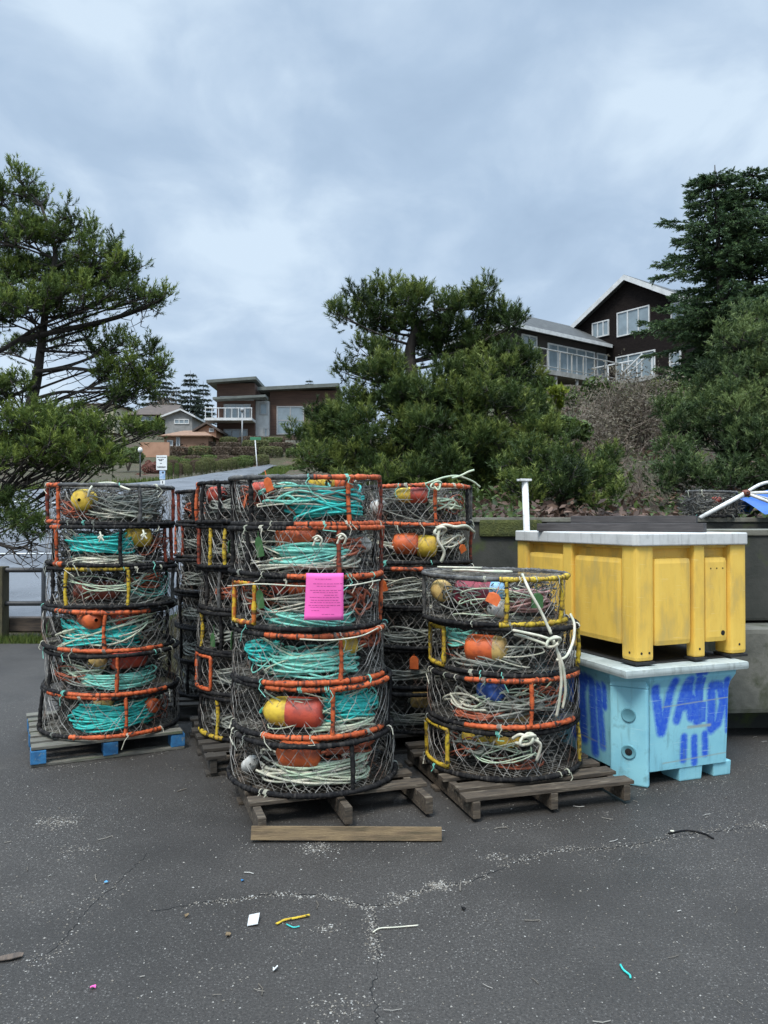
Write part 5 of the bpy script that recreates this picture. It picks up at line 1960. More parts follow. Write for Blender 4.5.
# ------------------------------------------------------------------ dark shingled house on the bank
I = Vector((13.35, 46.0, 0))
u = Vector((-.8, -.6, 0))      # along the low wing, away from the inner corner
v = Vector((.6, -.8, 0))       # along the gable wall
au, av = math.atan2(u.y, u.x), math.atan2(v.y, v.x)
FL = 9.45
hs = empty('house', I)
tag(hs, 'dark brown shingled gable house with low wing and deck on the bank', 'house')
Z = lambda z: Vector((0, 0, z))


def H(t_u, t_v, z):
    return u * t_u + v * t_v + Z(z)


t0, t1, tp = -2.2, 5.3, 1.55
eav, pk = 13.55, 15.65
gz = 7.0
m_ = MB()
sec = [(t0, gz), (t1, gz), (t1, eav), (tp, pk), (t0, eav)]
front = [H(0, a, z) for a, z in sec]
back = [H(-7.5, a, z) for a, z in sec]
m_.hexa(back, front)
m_.build('wall', M['shingle'], hs)
# roof slabs with overhang and white rake boards
rf = MB()
for (a, za, b, zb_) in ((t0 - .45, eav - .26, tp, pk), (t1 + .45, eav - .26, tp, pk)):
    lo = [H(.45, a, za + .04), H(-7.8, a, za + .04), H(-7.8, b, zb_ + .04), H(.45, b, zb_ + .04)]
    rf.hexa(lo, [p + Z(.16) for p in lo])
ro = rf.build('roof', M['roofgrey'], hs)
rk = MB()
for (a, za, b, zb_) in ((t0 - .45, eav - .26, tp, pk), (t1 + .45, eav - .26, tp, pk)):
    lo = [H(.455, a, za - .12), H(.50, a, za - .12), H(.50, b, zb_ - .12), H(.455, b, zb_ - .12)]
    rk.hexa(lo, [p + Z(.31) for p in lo])
rk.build('rake_board', M['trim'], ro)


def gable_win(a0, a1, z0, z1, cols, rows=1):
    c = H(.03, (a0 + a1) / 2, (z0 + z1) / 2)
    return window(hs, c, a1 - a0, z1 - z0, av, cols, rows=rows)


gable_win(-1.05, .18, 12.65, 13.6, 3)
gable_win(.75, 2.95, 12.4, 13.85, 3)
gable_win(.65, 3.3, 9.6, 11.25, 3)
gable_win(4.3, 5.1, 12.4, 13.6, 2)
gable_win(4.2, 4.9, 9.6, 10.9, 1, 2)
# right return wall with downpipes and windows
for t, z0, z1 in ((-1.4, 9.3, 10.9), (-2.6, 12.2, 13.3), (-5.2, 9.6, 10.9)):
    window(hs, H(t, t1 + .03, (z0 + z1) / 2), .95, z1 - z0, au + PI, 1, rows=2)
for t in (-3.0, -4.3):
    p_ = MB()
    p_.tube([H(t, t1 + .1, 13.2), H(t, t1 + .1, 8.2), H(t + .25, t1 + .22, 8.0)], .06, 8)
    p_.build('downpipe', M['trim'], hs, True)
# low wing
WL = 8.1
EV = 11.95
m_ = MB()
sec = [H(0.02, -.02, gz), H(WL, -.02, gz), H(WL, -5.0, gz), H(0.02, -5.0, gz)]
m_.hexa([p for p in sec], [Vector((p.x, p.y, EV - .05)) for p in sec])
m_.build('wall', M['wingwall'], hs)
rf = MB()
a = [H(-.3, .55, EV), H(WL + .45, .55, EV), H(WL + .45, -5.5, EV), H(-.3, -5.5, EV)]
ra, rb = H(-.3, -2.5, EV + 1.75), H(WL - 2.6, -2.5, EV + 1.75)
rf.add(a + [ra, rb], [(0, 1, 5, 4), (1, 2, 5), (2, 3, 4, 5), (3, 0, 4), (0, 3, 2, 1)])
ro = rf.build('roof', M['roofgrey'], hs)
ft = MB()
lo = [H(0.3, .56, EV - .17), H(WL + .48, .56, EV - .17), H(WL + .48, .62, EV - .17), H(0.3, .62, EV - .17)]
ft.hexa(lo, [p + Z(.2) for p in lo])
lo = [H(WL + .46, .50, EV - .17), H(WL + .52, .50, EV - .17), H(WL + .52, -5.5, EV - .17), H(WL + .46, -5.5, EV - .17)]
ft.hexa(lo, [p + Z(.2) for p in lo])
ft.build('gutter', M['trim'], ro)
for (a0, a1, z0, z1, c, nm) in ((1.2, 5.3, FL + .05, 11.5, 5, 'window'), (.05, 1.0, FL + .3, 11.5, 1, 'window'), (6.2, 7.4, FL + .05, 11.7, 2, 'door')):
    window(hs, H((a0 + a1) / 2, .02, (z0 + z1) / 2), a1 - a0, z1 - z0, av - R(90) + R(0) if False else au + PI, c, nm)
# deck
dk = empty('deck', H(3.5, 1.2, FL) - H(0, 0, 0) * 0 - Vector((0, 0, 0)))
dk.parent = hs
dk.location = (0, 0, 0)
dk.name = 'deck'
d_ = MB()
lo = [H(-.0, .05, FL - .28), H(WL + .6, .05, FL - .28), H(WL + .6, 2.1, FL - .28), H(-.0, 2.1, FL - .28)]
d_.hexa(lo, [p + Z(.25) for p in lo])
lo = [H(.6, 1.2, FL - .28), H(.6, 6.0, FL - .28), H(2.0, 6.0, FL - .28), H(2.0, 1.2, FL - .28)]
d_.build('deck_floor', M['trimgrey'], dk)
for t in np.linspace(.1, WL + .5, 6):
    d_ = MB()
    d_.box(H(t, 1.95, FL - 1.3), (.14, .14, 2.2))
    d_.build('deck_post', M['trimgrey'], dk)
d_ = MB()
ts = np.linspace(0, WL + .5, 10)
for t in ts:
    d_.box(H(t, 2.05, FL + .48), (.07, .07, 1.0))
d_.tube([H(-.0, 2.05, FL + 1.0), H(WL + .5, 2.05, FL + 1.0)], .04, 6)
d_.tube([H(-.0, 2.05, FL + .12), H(WL + .5, 2.05, FL + .12)], .025, 6)
d_.tube([H(WL + .5, .2, FL + 1.0), H(WL + .5, 2.05, FL + 1.0)], .04, 6)
d_.build('railing', M['trimgrey'], dk)
# gable-side railing and stair
d_ = MB()
for t in np.linspace(.4, 4.2, 5):
    d_.box(H(1.7, t, FL + .5), (.07, .07, 1.05))
d_.tube([H(1.7, .2, FL + 1.0), H(1.7, 3.0, FL + 1.0)], .04, 6)
d_.tube([H(1.7, 2.2, FL + .3), H(1.7, 3.6, FL + 1.25)], .07, 6)
d_.tube([H(1.7, 2.2, FL + .0), H(1.7, 3.8, FL + 1.05)], .05, 6)
d_.build('railing', M['trim'], dk)
d_ = MB()
lo = [H(0.02, .1, FL - .28), H(2.0, 2.12, FL - .28), H(2.0, 4.6, FL - .28), H(0.02, 4.6, FL - .28)]
d_.hexa(lo, [p + Z(.25) for p in lo])
d_.build('deck_floor', M['trimgrey'], dk)

# ------------------------------------------------------------------ modern house beyond the road
dh = 84.0
sx = dh / FPX
mo = empty('house', P(268, 440, dh))
tag(mo, 'modern flat-roofed brown house with white balcony on the far hillside', 'house')
mo.location.x += .5
O = mo.location.copy() - Vector((.5, 0, 0))


def Q(px, py, back=0.0):
    return P(px, py, dh) + Vector((0, back, 0)) - O


def block(mb, px0, px1, py0, py1, y0, y1, bev=0):
    a, b_ = Q(px0, py1), Q(px1, py0)
    mb.box(((a.x + b_.x) / 2, (y0 + y1) / 2, (a.z + b_.z) / 2), (b_.x - a.x, y1 - y0, b_.z - a.z), bev=bev)


m_ = MB()
block(m_, 212, 250, 383, 446, 0, 7)
block(m_, 263, 331, 388, 446, 1.5, 9)
m_.build('wall', M['brownbrick'], mo)
m_ = MB()
block(m_, 250, 263.2, 400, 446, .6, 7)
m_.build('wall', M['render_white'], mo)
m_ = MB()
lo = [Q(204, 384.5, -1.2), Q(253, 381, -1.2), Q(253, 381, 7.5), Q(204, 384.5, 7.5)]
m_.hexa(lo, [p + Z(.32) for p in lo])
lo = [Q(252, 389.5, .4), Q(334, 385.5, .4), Q(334, 385.5, 9.6), Q(252, 389.5, 9.6)]
m_.hexa(lo, [p + Z(.38) for p in lo])
lo = [Q(211, 401.5, -1.6), Q(263, 399, -1.6), Q(263, 399, .5), Q(211, 401.5, .5)]
m_.hexa(lo, [p + Z(.25) for p in lo])
m_.build('roof', M['modroof'], mo)
m_ = MB()
block(m_, 205, 251, 420.5, 423, -2.4, -.02)
bo_ = m_.build('balcony', M['trim'], mo)
m_ = MB()
for px in np.linspace(205.5, 250.5, 8):
    a = Q(px, 416, -2.3)
    m_.box(a, (.07, .07, 1.1))
a, b_ = Q(205, 411, -2.3), Q(251, 411, -2.3)
m_.tube([a, b_], .05, 5)
m_.build('railing', M['trim'], bo_)
for (px0, px1, py0, py1, yy, c) in ((215, 249, 396, 400.5, -.05, 4), (219, 246, 404, 420, -.05, 4), (219, 243, 429, 443, -.05, 3), (254, 262, 402, 414, .55, 1), (270, 298, 404, 433, 1.45, 2), (258, 262.5, 427, 440, .55, 1)):
    a, b_ = Q(px0, py1), Q(px1, py0)
    window(mo, ((a.x + b_.x) / 2, yy, (a.z + b_.z) / 2), b_.x - a.x, b_.z - a.z, 0, c, fr=.14, mat='galv', rows=1 if py1 - py0 < 25 else 2)


def simple_house(name, label, d, wall_px, eave, ridge_px, ridge_y, wallm, roofm, wins=(), depth=7.0, over=.5, gable=False):
    x0, x1, yb = wall_px
    root = empty(name, P((x0 + x1) / 2, yb, d))
    tag(root, label, 'house')
    O = root.location
    q = lambda px, py, back=0.0: P(px, py, d) + Vector((0, back, 0)) - O
    m_ = MB()
    a, b_ = q(x0, yb), q(x1, eave)
    m_.box(((a.x + b_.x) / 2, depth / 2, (a.z + b_.z) / 2 - .6), (b_.x - a.x, depth, b_.z - a.z + 1.2))
    if gable:
        g0, g1, g2 = q(x0, eave), q(x1, eave), q((ridge_px[0] + ridge_px[1]) / 2, ridge_y + 1)
        m_.hexa([g0 + Vector((.0, .02, -.01)), g1 + Vector((0, .02, -.01)), g2 + Vector((0, .02, -.01))], [p + Vector((0, depth, 0)) for p in (g0, g1, g2)])
    m_.build('wall', M[wallm], root)
    m_ = MB()
    if gable:
        for s in (0, 1):
            e = q((x0, x1)[s], eave)
            e.x += (-over, over)[s]
            e.z -= .25
            t = q((ridge_px[0] + ridge_px[1]) / 2, ridge_y)
            lo = [e + Vector((0, -over, 0)), t + Vector((0, -over, 0)), t + Vector((0, depth + over, 0)), e + Vector((0, depth + over, 0))]
            m_.hexa(lo, [p + Z(.22) for p in lo])
    else:
        e = [q(x0, eave, -over) + Vector((-over, 0, 0)), q(x1, eave, -over) + Vector((over, 0, 0))]
        e2 = [e[0] + Vector((0, depth + 2 * over, 0)), e[1] + Vector((0, depth + 2 * over, 0))]
        r0, r1 = q(ridge_px[0], ridge_y, depth / 2), q(ridge_px[1], ridge_y, depth / 2)
        m_.add([e[0], e[1], e2[1], e2[0], r0, r1], [(0, 1, 5, 4), (1, 2, 5), (2, 3, 4, 5), (3, 0, 4), (3, 2, 1, 0)])
        m_.tube([e[0] + Z(-.02), e[1] + Z(-.02)], .09, 6)
    m_.build('roof', M[roofm], root)
    for (px0, px1, py0, py1, c) in wins:
        a, b_ = q(px0, py1), q(px1, py0)
        window(root, ((a.x + b_.x) / 2, -.04, (a.z + b_.z) / 2), b_.x - a.x, b_.z - a.z, 0, c, fr=.12)
    return root


simple_house('house', 'peach house with tan hipped roof below the modern house', 78, (164, 208, 446), 436, (176, 196), 427, 'peach', 'tanroof', ((167, 173, 440, 446, 1), (176, 180, 437, 447, 1)), depth=6)
simple_house('house', 'small peach gable wing beside the tan hipped roof', 80.5, (198, 216, 444), 430, (207, 207), 424, 'peach', 'brownroof', ((209, 214, 428, 432, 1),), depth=4, gable=True)
simple_house('house', 'grey gabled house with white rakes behind the tan roof', 96, (165, 192, 428), 416, (181, 181), 410.5, 'greywall', 'trim', ((174, 189, 419, 424, 3),), depth=7, gable=True)
simple_house('house', 'long brown roofed house with dark porch behind the left pine', 104, (128, 172, 424), 415, (140, 172), 400, 'shingle', 'brownroof', ((140, 155, 416, 421, 3),), depth=9)
simple_house('house', 'cream flat-topped house seen through the left pine', 110, (72, 114, 424), 404, (84, 106), 399, 'creamwall', 'brownroof', ((76, 84, 408, 414, 2), (90, 100, 407, 412, 3)), depth=9)
# garden wall of the peach house
m_ = MB()
m_.box((0, 0, .3), (2.7, .3, 1.4))
p_ = P(155, 453, 72)
q = m_.build('garden_wall', M['peach'], None, loc=p_)
tag(q, 'low peach garden wall left of the tan roofed house', 'wall')


# ------------------------------------------------------------------ terraced hedges and garden shrubs
def far_bush(kind, mat, seed):
    """a clipped or loose bush about one metre across, made once and copied"""
    r = np.random.default_rng(seed)
    root = empty('hedge', (0, 0, 0))
    box = kind == 'hedge'
    n = 2600
    d = unit(r.standard_normal((n, 3)))
    d[:, 2] = np.abs(d[:, 2]) * r.choice([1, 1, 1, -.4], n)
    if box:
        k = np.max(np.abs(d) ** 1, axis=1, keepdims=True)
        d2 = unit(d) * .45 + .55 * d / k
    else:
        d2 = d * (1 + .2 * np.sin(d[:, :1] * 6 + 1) * np.sin(d[:, 2:] * 5))
    p = d2 * .5 * r.uniform(.86, 1.04, (n, 1))
    p[:, 2] += .42
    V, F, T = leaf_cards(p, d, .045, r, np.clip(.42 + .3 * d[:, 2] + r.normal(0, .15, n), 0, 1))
    np_mesh('foliage', V, F, M[mat], T, root)
    m_ = MB()
    for k in range(5):
        a = k * 1.3
        m_.tube([(0, 0, -.1), (.12 * math.cos(a), .12 * math.sin(a), .3), (.25 * math.cos(a), .25 * math.sin(a), .7)], [.03, .02, .01], 5)
    m_.build('stems', M['twig'], root)
    return root


PROTO = {}


def put_bush(kind, mat, px, py, d, w, h, label, group=None, dep=None, cat='hedge', name='hedge'):
    key = (kind, mat)
    if key not in PROTO:
        PROTO[key] = far_bush(kind, mat, len(PROTO) + 5)
        o = PROTO[key]
    else:
        o = copy_tree(PROTO[key])
    o.name = name
    p = P(px, py, d)
    o.location = p - Z(h * d / FPX * .1)
    o.scale = (w * d / FPX, (dep or w * .7) * d / FPX, h * d / FPX)
    o.rotation_euler = (0, 0, random.Random(int(px * 7 + py)).uniform(-.25, .25))
    tag(o, label, cat, group)
    return o


HG = 'terraced clipped hedges below the modern house'
rgh = random.Random(12)
for d_, n_, a_, b_ in ((53.5, 2, 170, 178), (56, 3, 168, 189), (58.5, 3, 172, 199), (61, 4, 170, 209), (63.5, 4, 174, 219), (66, 5, 170, 228), (68.5, 5, 172, 238), (71, 5, 176, 247), (74, 6, 172, 262), (76.5, 6, 172, 300), (78.6, 6, 182, 308), (80.5, 6, 205, 312)):
    for k in range(n_):
        px = a_ + (b_ - a_) * (k + rgh.uniform(-.18, .18)) / max(n_ - 1, 1)
        x_ = (px - 384) / FPX * d_
        py = HOR - (tz(x_, d_) - CAM_H) / d_ * FPX
        w_ = (b_ - a_) / n_ * rgh.uniform(1.0, 1.35)
        put_bush('hedge', rgh.choice(('olive', 'olive', 'leaf', 'heather')), px, py + 1, d_, w_, rgh.uniform(12, 17) * 66 / d_, 'one of the low clipped hedges terraced below the modern house', HG, dep=w_ * .5)
put_bush('round', 'redleaf', 314, 462, 70, 16, 14, 'reddish brown round shrub right of the terraced hedges', cat='shrub', name='shrub')
put_bush('round', 'olive', 300, 470, 68, 14, 11, 'olive round shrub left of the reddish one by the hedges', cat='shrub', name='shrub')
put_bush('round', 'leaf', 286, 478, 66, 26, 14, 'dark spreading shrub at the bend of the climbing road', cat='shrub', name='shrub')
put_bush('round', 'heather', 318, 480, 60, 22, 9, 'brown mounded shrub nearest the climbing road', cat='shrub', name='shrub')
put_bush('round', 'olive', 330, 474, 56, 22, 14, 'grey-green round shrub beside the broad pine', cat='shrub', name='shrub')
put_bush('round', 'redleaf', 152, 476, 60, 20, 18, 'red-brown shrub left of the parking sign', cat='shrub', name='shrub')
put_bush('round', 'redleaf', 141, 484, 58, 16, 12, 'low pinkish shrub farthest left of the parking sign', cat='shrub', name='shrub')
put_bush('round', 'leaf', 128, 466, 62, 30, 24, 'dark rounded evergreen shrub left of the peach garden wall', cat='shrub', name='shrub')
put_bush('round', 'leaf', 186, 448, 82, 24, 12, 'green clipped shrub in front of the tan roof', cat='shrub', name='shrub')
put_bush('round', 'leaf', 200, 444, 82, 26, 12, 'wide green shrub right of the tan roofed house front', cat='shrub', name='shrub')
put_bush('round', 'lime', 166, 484, 56, 16, 6, 'yellow-green mound of grass beside the parking sign foot', cat='shrub', name='shrub')
for px, py, d in ((293, 443, 79), (309, 450, 76), (308, 458, 73)):
    m_ = MB()
    m_.box((0, 0, 0), (16 * d / FPX, .6, .5), bev=.12)
    q = m_.build('stone_edging', M['caplight'], None, loc=P(px, py, d))
    tag(q, {443: 'pale stone edging in the slope, topmost of three', 450: 'pale stone edging in the slope, middle of three', 458: 'pale stone edging in the slope, lowest of three'}[py], 'stone edging')

# far conifers behind the houses
FCI = [(160, 372, 130, 13, 'far conifer with a thin top, leftmost above the brown roof'), (176, 384, 135, 10, 'short far conifer between two taller ones by the brown roof'), (190, 370, 132, 13, 'tall far conifer beside the modern house roof'), (203, 381, 138, 12, 'bushy far conifer touching the modern house tower'),
       (309, 378, 150, 9, 'single far conifer top above the modern house right roof'), (166, 378, 128, 12, 'broad far conifer behind the thin-topped one'), (150, 382, 126, 13, 'far conifer half hidden by the airy pine'), (120, 384, 128, 14, 'far conifer behind the airy pine trunk side'), (262, 384, 150, 8, 'tiny far conifer tip between the modern house roofs')]
fp = None
for px, py, d, hh, lab in FCI:
    if fp is None:
        fp = spruce('conifer_tree', lab, 'conifer', (0, 0, 0), 12.0, lambda f: 3.2 * (1 - f) ** .95 + .12, 'farpine', 81, 15, 8, .8, 10, .12, trunk_r=.16)
        o = fp
    else:
        o = copy_tree(fp)
    p = P(px, py, d)
    k = hh / 12.0
    o.location = p - Z(hh)
    o.scale = (k * random.Random(px).uniform(.8, 1.2), k, k)
    o.rotation_euler = (0, 0, px * 1.0)
    tag(o, lab, 'conifer', 'far conifers behind the houses')
# fuzzy brown bare tree above the brown roof
o = bare_shrub('bare_tree', 'brown leafless tree above the long brown roof', P(166, 426, 112), 4.6, 1.2, 91, 14, 0, .06)
o['category'] = 'tree'

# ------------------------------------------------------------------ signs and lamp
sg = empty('parking_sign', P(163, 505, 40))
sg.location.z = tz(sg.location.x, sg.location.y)
tag(sg, 'white rectangular parking sign with a small blue plate on a post by the road', 'sign')
O = sg.location
m_ = MB()
m_.tube([(0, .03, 0), (0, .03, P(0, 455, 40).z - O.z)], .04, 8)
m_.build('post', M['galv'], sg, True)


def plate(px0, px1, py0, py1, name, mat, y=0):
    a, b_ = P(px0, py1, 40), P(px1, py0, 40)
    m_ = MB()
    m_.box(((a.x + b_.x) / 2 - O.x, y, (a.z + b_.z) / 2 - O.z), (b_.x - a.x, .02, b_.z - a.z), bev=.004)
    return m_.build(name, M[mat], sg)


pl = plate(156.3, 167, 455.3, 470, 'sign_plate', 'signwhite', -.03)
ms = MB()
rg = random.Random(6)
for py, a, b_ in ((457.4, 157.5, 165.8), (459.6, 158.5, 164.5), (460.6, 159.5, 163), (463.4, 160.4, 162.4), (466.8, 158, 166), (467.6, 158.2, 165.2)):
    px = a
    while px < b_:
        w_ = rg.uniform(.5, 1.2)
        p0 = P(px, py, 40)
        ms.box((p0.x - O.x, -.042, p0.z - O.z), (w_ * .05, .004, .045))
        px += w_ + .3
ms.build('lettering', M['dark'], pl)
pl = plate(159.6, 165.2, 470.6, 479.5, 'sign_plate', 'signblue', -.03)
ms = MB()
p0 = P(163, 472.5, 40)
ms.lathe([(.055, 0), (.05, .006), (.001, .006)], 14, Matrix.Translation((p0.x - O.x, -.041, p0.z - O.z)) @ Vector((0, -1, 0)).to_track_quat('Z', 'Y').to_matrix().to_4x4())
ms.build('symbol', M['dark'], pl)
pl = plate(160.4, 165, 480.2, 484.5, 'sign_plate', 'signwhite', -.03)
ms = MB()
p0 = P(162.7, 482.3, 40)
ms.box((p0.x - O.x, -.042, p0.z - O.z), (.05, .004, .13))
ms.build('lettering', M['dark'], pl)
ss = empty('street_sign', P(258, 470, 70))
tag(ss, 'pale post with a green street name plate among the hedges', 'street sign')
O = ss.location
m_ = MB()
m_.tube([(0, 0, -1), P(255, 440, 70) - O], .05, 8)
m_.build('post', M['trim'], ss, True)
m_ = MB()
m_.box(P(255.5, 438.5, 70) - O, (1.0, .06, .28), bev=.02)
m_.build('name_plate', M['signgreen'], ss)
lp = empty('lamp_post', P(242, 440, 80))
tag(lp, 'thin pale lamp post in front of the white balcony', 'lamp post')
m_ = MB()
m_.tube([(0, 0, -1), P(242, 412, 80) - lp.location], .07, 8)
m_.build('post', M['galv'], lp, True)
m_ = MB()
m_.lathe([(.02, -.2), (.16, -.15), (.22, .1), (.05, .25), (.01, .26)], 12, Matrix.Translation(P(242, 410, 80) - lp.location))
m_.build('lamp_head', M['galv'], lp, True)
lp = empty('garden_lamp', P(140, 473, 55))
tag(lp, 'small white globe lamp on a short post left of the parking sign', 'garden lamp')
m_ = MB()
m_.tube([(0, 0, -.3), (0, 0, 1.5)], .05, 8)
m_.build('post', M['dark'], lp, True)
m_ = MB()
m_.lathe([(.02, 1.45), (.15, 1.52), (.17, 1.66), (.12, 1.8), (.01, 1.85)], 12)
m_.build('globe', M['signwhite'], lp, True)

# ------------------------------------------------------------------ gear on the wall at the right
G = make_pot((0, 0, 0), 0, 'grey wire crab pot lying on the wall top near the right edge', None, random.Random(4), rad=.29, base='greywrap', ups=[(-70, 'greywrap'), (70, 'greywrap')], black_ups=4, seed=2)
G.location = (P(723, 517, 7.5).x, 7.42 + .35, 1.645)
G.rotation_euler = (0, 0, 0)
gi = Inside(G, 'wire pot on the wall top', random.Random(9))
G.scale = (.8, .8, .92)
gi.m = Matrix.LocRotScale(G.location, G.rotation_euler, None)
gi.coil(-10, .55, .12, .07, 'cream', 'cream', 9, rho=.13, dep=.05, tail=False)
gi.buoy(-5, .17, .17, .1, .035, 'red', 'small red', axis=80)
pf = empty('pipe_frame', P(745, 517, 7.35))
tag(pf, 'white pipe frame of spreading bars leaning over the blue tarp at the right edge', 'pipe frame')
O = pf.location
hub = P(746, 493, 7.25)
for e, r_ in (((700, 518, 7.2), .021), ((790, 492, 7.25), .015), ((790, 474, 7.3), .015), ((800, 514, 7.2), .015), ((790, 505, 7.5), .013)):
    m_ = MB()
    if e[1] == 474:
        pts = [hub - O, P(757, 486, 7.25) - O, P(770, 482, 7.3) - O, P(800, 480, 7.3) - O]
        pts = curve_pts(pts, 6)
    else:
        pts = [hub - O, P(*e) - O]
    m_.tube(pts, r_, 10)
    m_.build('pipe', M['whitepaint'], pf, True)
m_ = MB()
m_.lathe([(.01, -.035), (.03, -.03), (.03, .03), (.01, .035)], 12, Matrix.Translation(hub - O) @ Euler((PI / 2, 0, 0)).to_matrix().to_4x4())
m_.build('clamp', M['b_darkred'], pf, True)
m_ = MB()
vs, fs = [], []
nu, nv = 14, 8
for j in range(nv + 1):
    for i in range(nu + 1):
        a, b_ = i / nu, j / nv
        xx = 749 + 60 * a + (1 - b_) * 16 * (1 - a)
        z_ = .30 * math.sin(PI * min(b_ * .9 + .05, 1)) * (.6 + .4 * math.sin(a * 7 + b_ * 3) * .3 + .3 * a)
        p_ = P(xx, 517, 7.42)
        vs.append(Vector((p_.x - .1 * b_, 7.42 + b_ * 1.0, 1.645 + max(z_, .0))))
for j in range(nv):
    for i in range(nu):
        k = j * (nu + 1) + i
        fs.append((k, k + 1, k + nu + 2, k + nu + 1))
o0 = vs[0].copy()
m_.add([p - o0 for p in vs], fs)
q = m_.build('tarp', M['tarp'], None, True, loc=o0)
tag(q, 'crumpled bright blue tarp on the wall at the right edge', 'tarp')

# ================================================================== litter on the lot
def ground_px(px, py, z=.004):
    d = (CAM_H - z) * FPX / (py - HOR)
    return Vector(((px - 384) / FPX * d, d, z))


def chip(name, px, py, w, l, mat, label, cat, rz=0.0, lift=.009, rg=random.Random(1)):
    w, l = w * .75, l * .75
    m_ = MB()
    n = 7
    lo = []
    for k in range(n):
        a = 2 * PI * k / n
        lo.append(Vector((math.cos(a) * w / 2 * rg.uniform(.75, 1.15), math.sin(a) * l / 2 * rg.uniform(.75, 1.15), lift * rg.uniform(0, 1))))
    m_.hexa(lo, [p + Z(.003) for p in lo])
    q = m_.build(name, M[mat], None, loc=ground_px(px, py), rot=(0, 0, rz))
    return tag(q, label, cat)


m_ = MB()
lo = [Vector(p) for p in ((-.022, -.036, 0), (.020, -.033, .004), (.024, .031, .016), (-.019, .037, .006))]
m_.hexa(lo, [p + Z(.002) for p in lo])
q = m_.build('paper_scrap', M['render_white'], None, loc=ground_px(254, 919), rot=(0, 0, .1))
tag(q, 'small white paper scrap on the asphalt left of the yellow strip', 'paper scrap')


def strip_thing(name, pxs, wd, mat, label, cat, flat=True, r_=.004):
    pts = curve_pts([ground_px(a, b_, .006) for a, b_ in pxs], 6)
    o0 = pts[0].copy()
    m_ = MB()
    if flat:
        for i in range(len(pts) - 1):
            t = (pts[i + 1] - pts[i]).normalized()
            s = Vector((-t.y, t.x, 0)) * wd / 2
            lo = [pts[i] - s - o0, pts[i] + s - o0, pts[i + 1] + s - o0, pts[i + 1] - s - o0]
            m_.hexa(lo, [p + Z(.003) for p in lo])
    else:
        m_.tube([p - o0 for p in pts], r_, 6)
    q = m_.build(name, M[mat], None, not flat, loc=o0)
    return tag(q, label, cat)


strip_thing('plastic_strip', [(277, 922), (285, 918), (296, 916), (310, 913)], .011, 'yellow', 'yellow plastic strip on the asphalt right of the paper scrap', 'plastic strip')
strip_thing('twine', [(373, 930), (380, 926), (395, 925), (418, 923)], .01, 'cream', 'short white twine on the asphalt by the crack junction', 'twine', False, .0028)
strip_thing('twine', [(619, 962), (622, 967), (628, 972), (629, 975)], .01, 'teal', 'little turquoise twine scrap on the asphalt at lower right', 'twine', False, .004)
strip_thing('twine', [(287, 922), (294, 925), (300, 924)], .01, 'teal', 'tiny turquoise thread just under the yellow strip', 'twine', False, .0028)
strip_thing('twine', [(667, 832), (685, 829), (702, 832), (712, 837)], .01, 'rubber', 'black frayed cord on the asphalt in front of the blue tote', 'twine', False, .0045)
chip('leaf_scrap', 95, 985, .03, .022, 'pink', 'tiny pink scrap on the asphalt at lower left', 'scrap', .4)
chip('leaf_scrap', 463, 907, .018, .045, 'rubber', 'small black rubber scrap on the asphalt right of the crack', 'scrap', .5)
chip('leaf_scrap', 188, 914, .03, .02, 'tan_leaf' if False else 'plank', 'small tan leaf scrap left of the white paper scrap', 'scrap', .9)
chip('leaf_scrap', 229, 933, .03, .03, 'plank', 'small tan leaf scrap just below the white paper scrap', 'scrap', .2)
chip('leaf_scrap', 12, 956, .05, .17, 'kerbwood', 'brown leaf scrap at the left edge of the asphalt', 'scrap', -1.2)
chip('leaf_scrap', 671, 831, .035, .025, 'cream', 'cream shell piece at the end of the black cord', 'shell', .2)
chip('leaf_scrap', 243, 844 + 35, .02, .02, 'bluepaint', 'tiny blue scrap on the asphalt above the crack', 'scrap', .2)
chip('leaf_scrap', 108, 881, .03, .018, 'b_skyblue', 'pale blue scrap on the asphalt left of the front pallet', 'scrap', .2)
chip('leaf_scrap', 276, 967, .02, .035, 'signwhite', 'white sliver on the asphalt below the yellow strip', 'scrap', -.5)

# sand and shell grit: loose grains everywhere, thicker along the cracks and in little drifts
r = np.random.default_rng(17)
n = 5200
d_ = 1.9 + 7.5 * r.uniform(0, 1, n) ** 1.6
x_ = (r.uniform(-.56, .56, n)) * d_
pts = [np.stack([x_, d_], 1)]
sz = [r.uniform(.0015, .0042, n)]


def along_line(keys, n, sp, s0=.0015, s1=.0045):
    c = np.array([list(ground_px(a, b_))[:2] for a, b_ in keys])
    seg = r.integers(0, len(c) - 1, n)
    t = r.uniform(0, 1, (n, 1))
    p = c[seg] * (1 - t) + c[seg + 1] * t
    wob = np.sin(p[:, :1] * 23) * .012 + np.sin(p[:, :1] * 61) * .006
    pts.append(p + r.normal(0, sp, (n, 2)) + wob)
    sz.append(r.uniform(s0, s1, n))


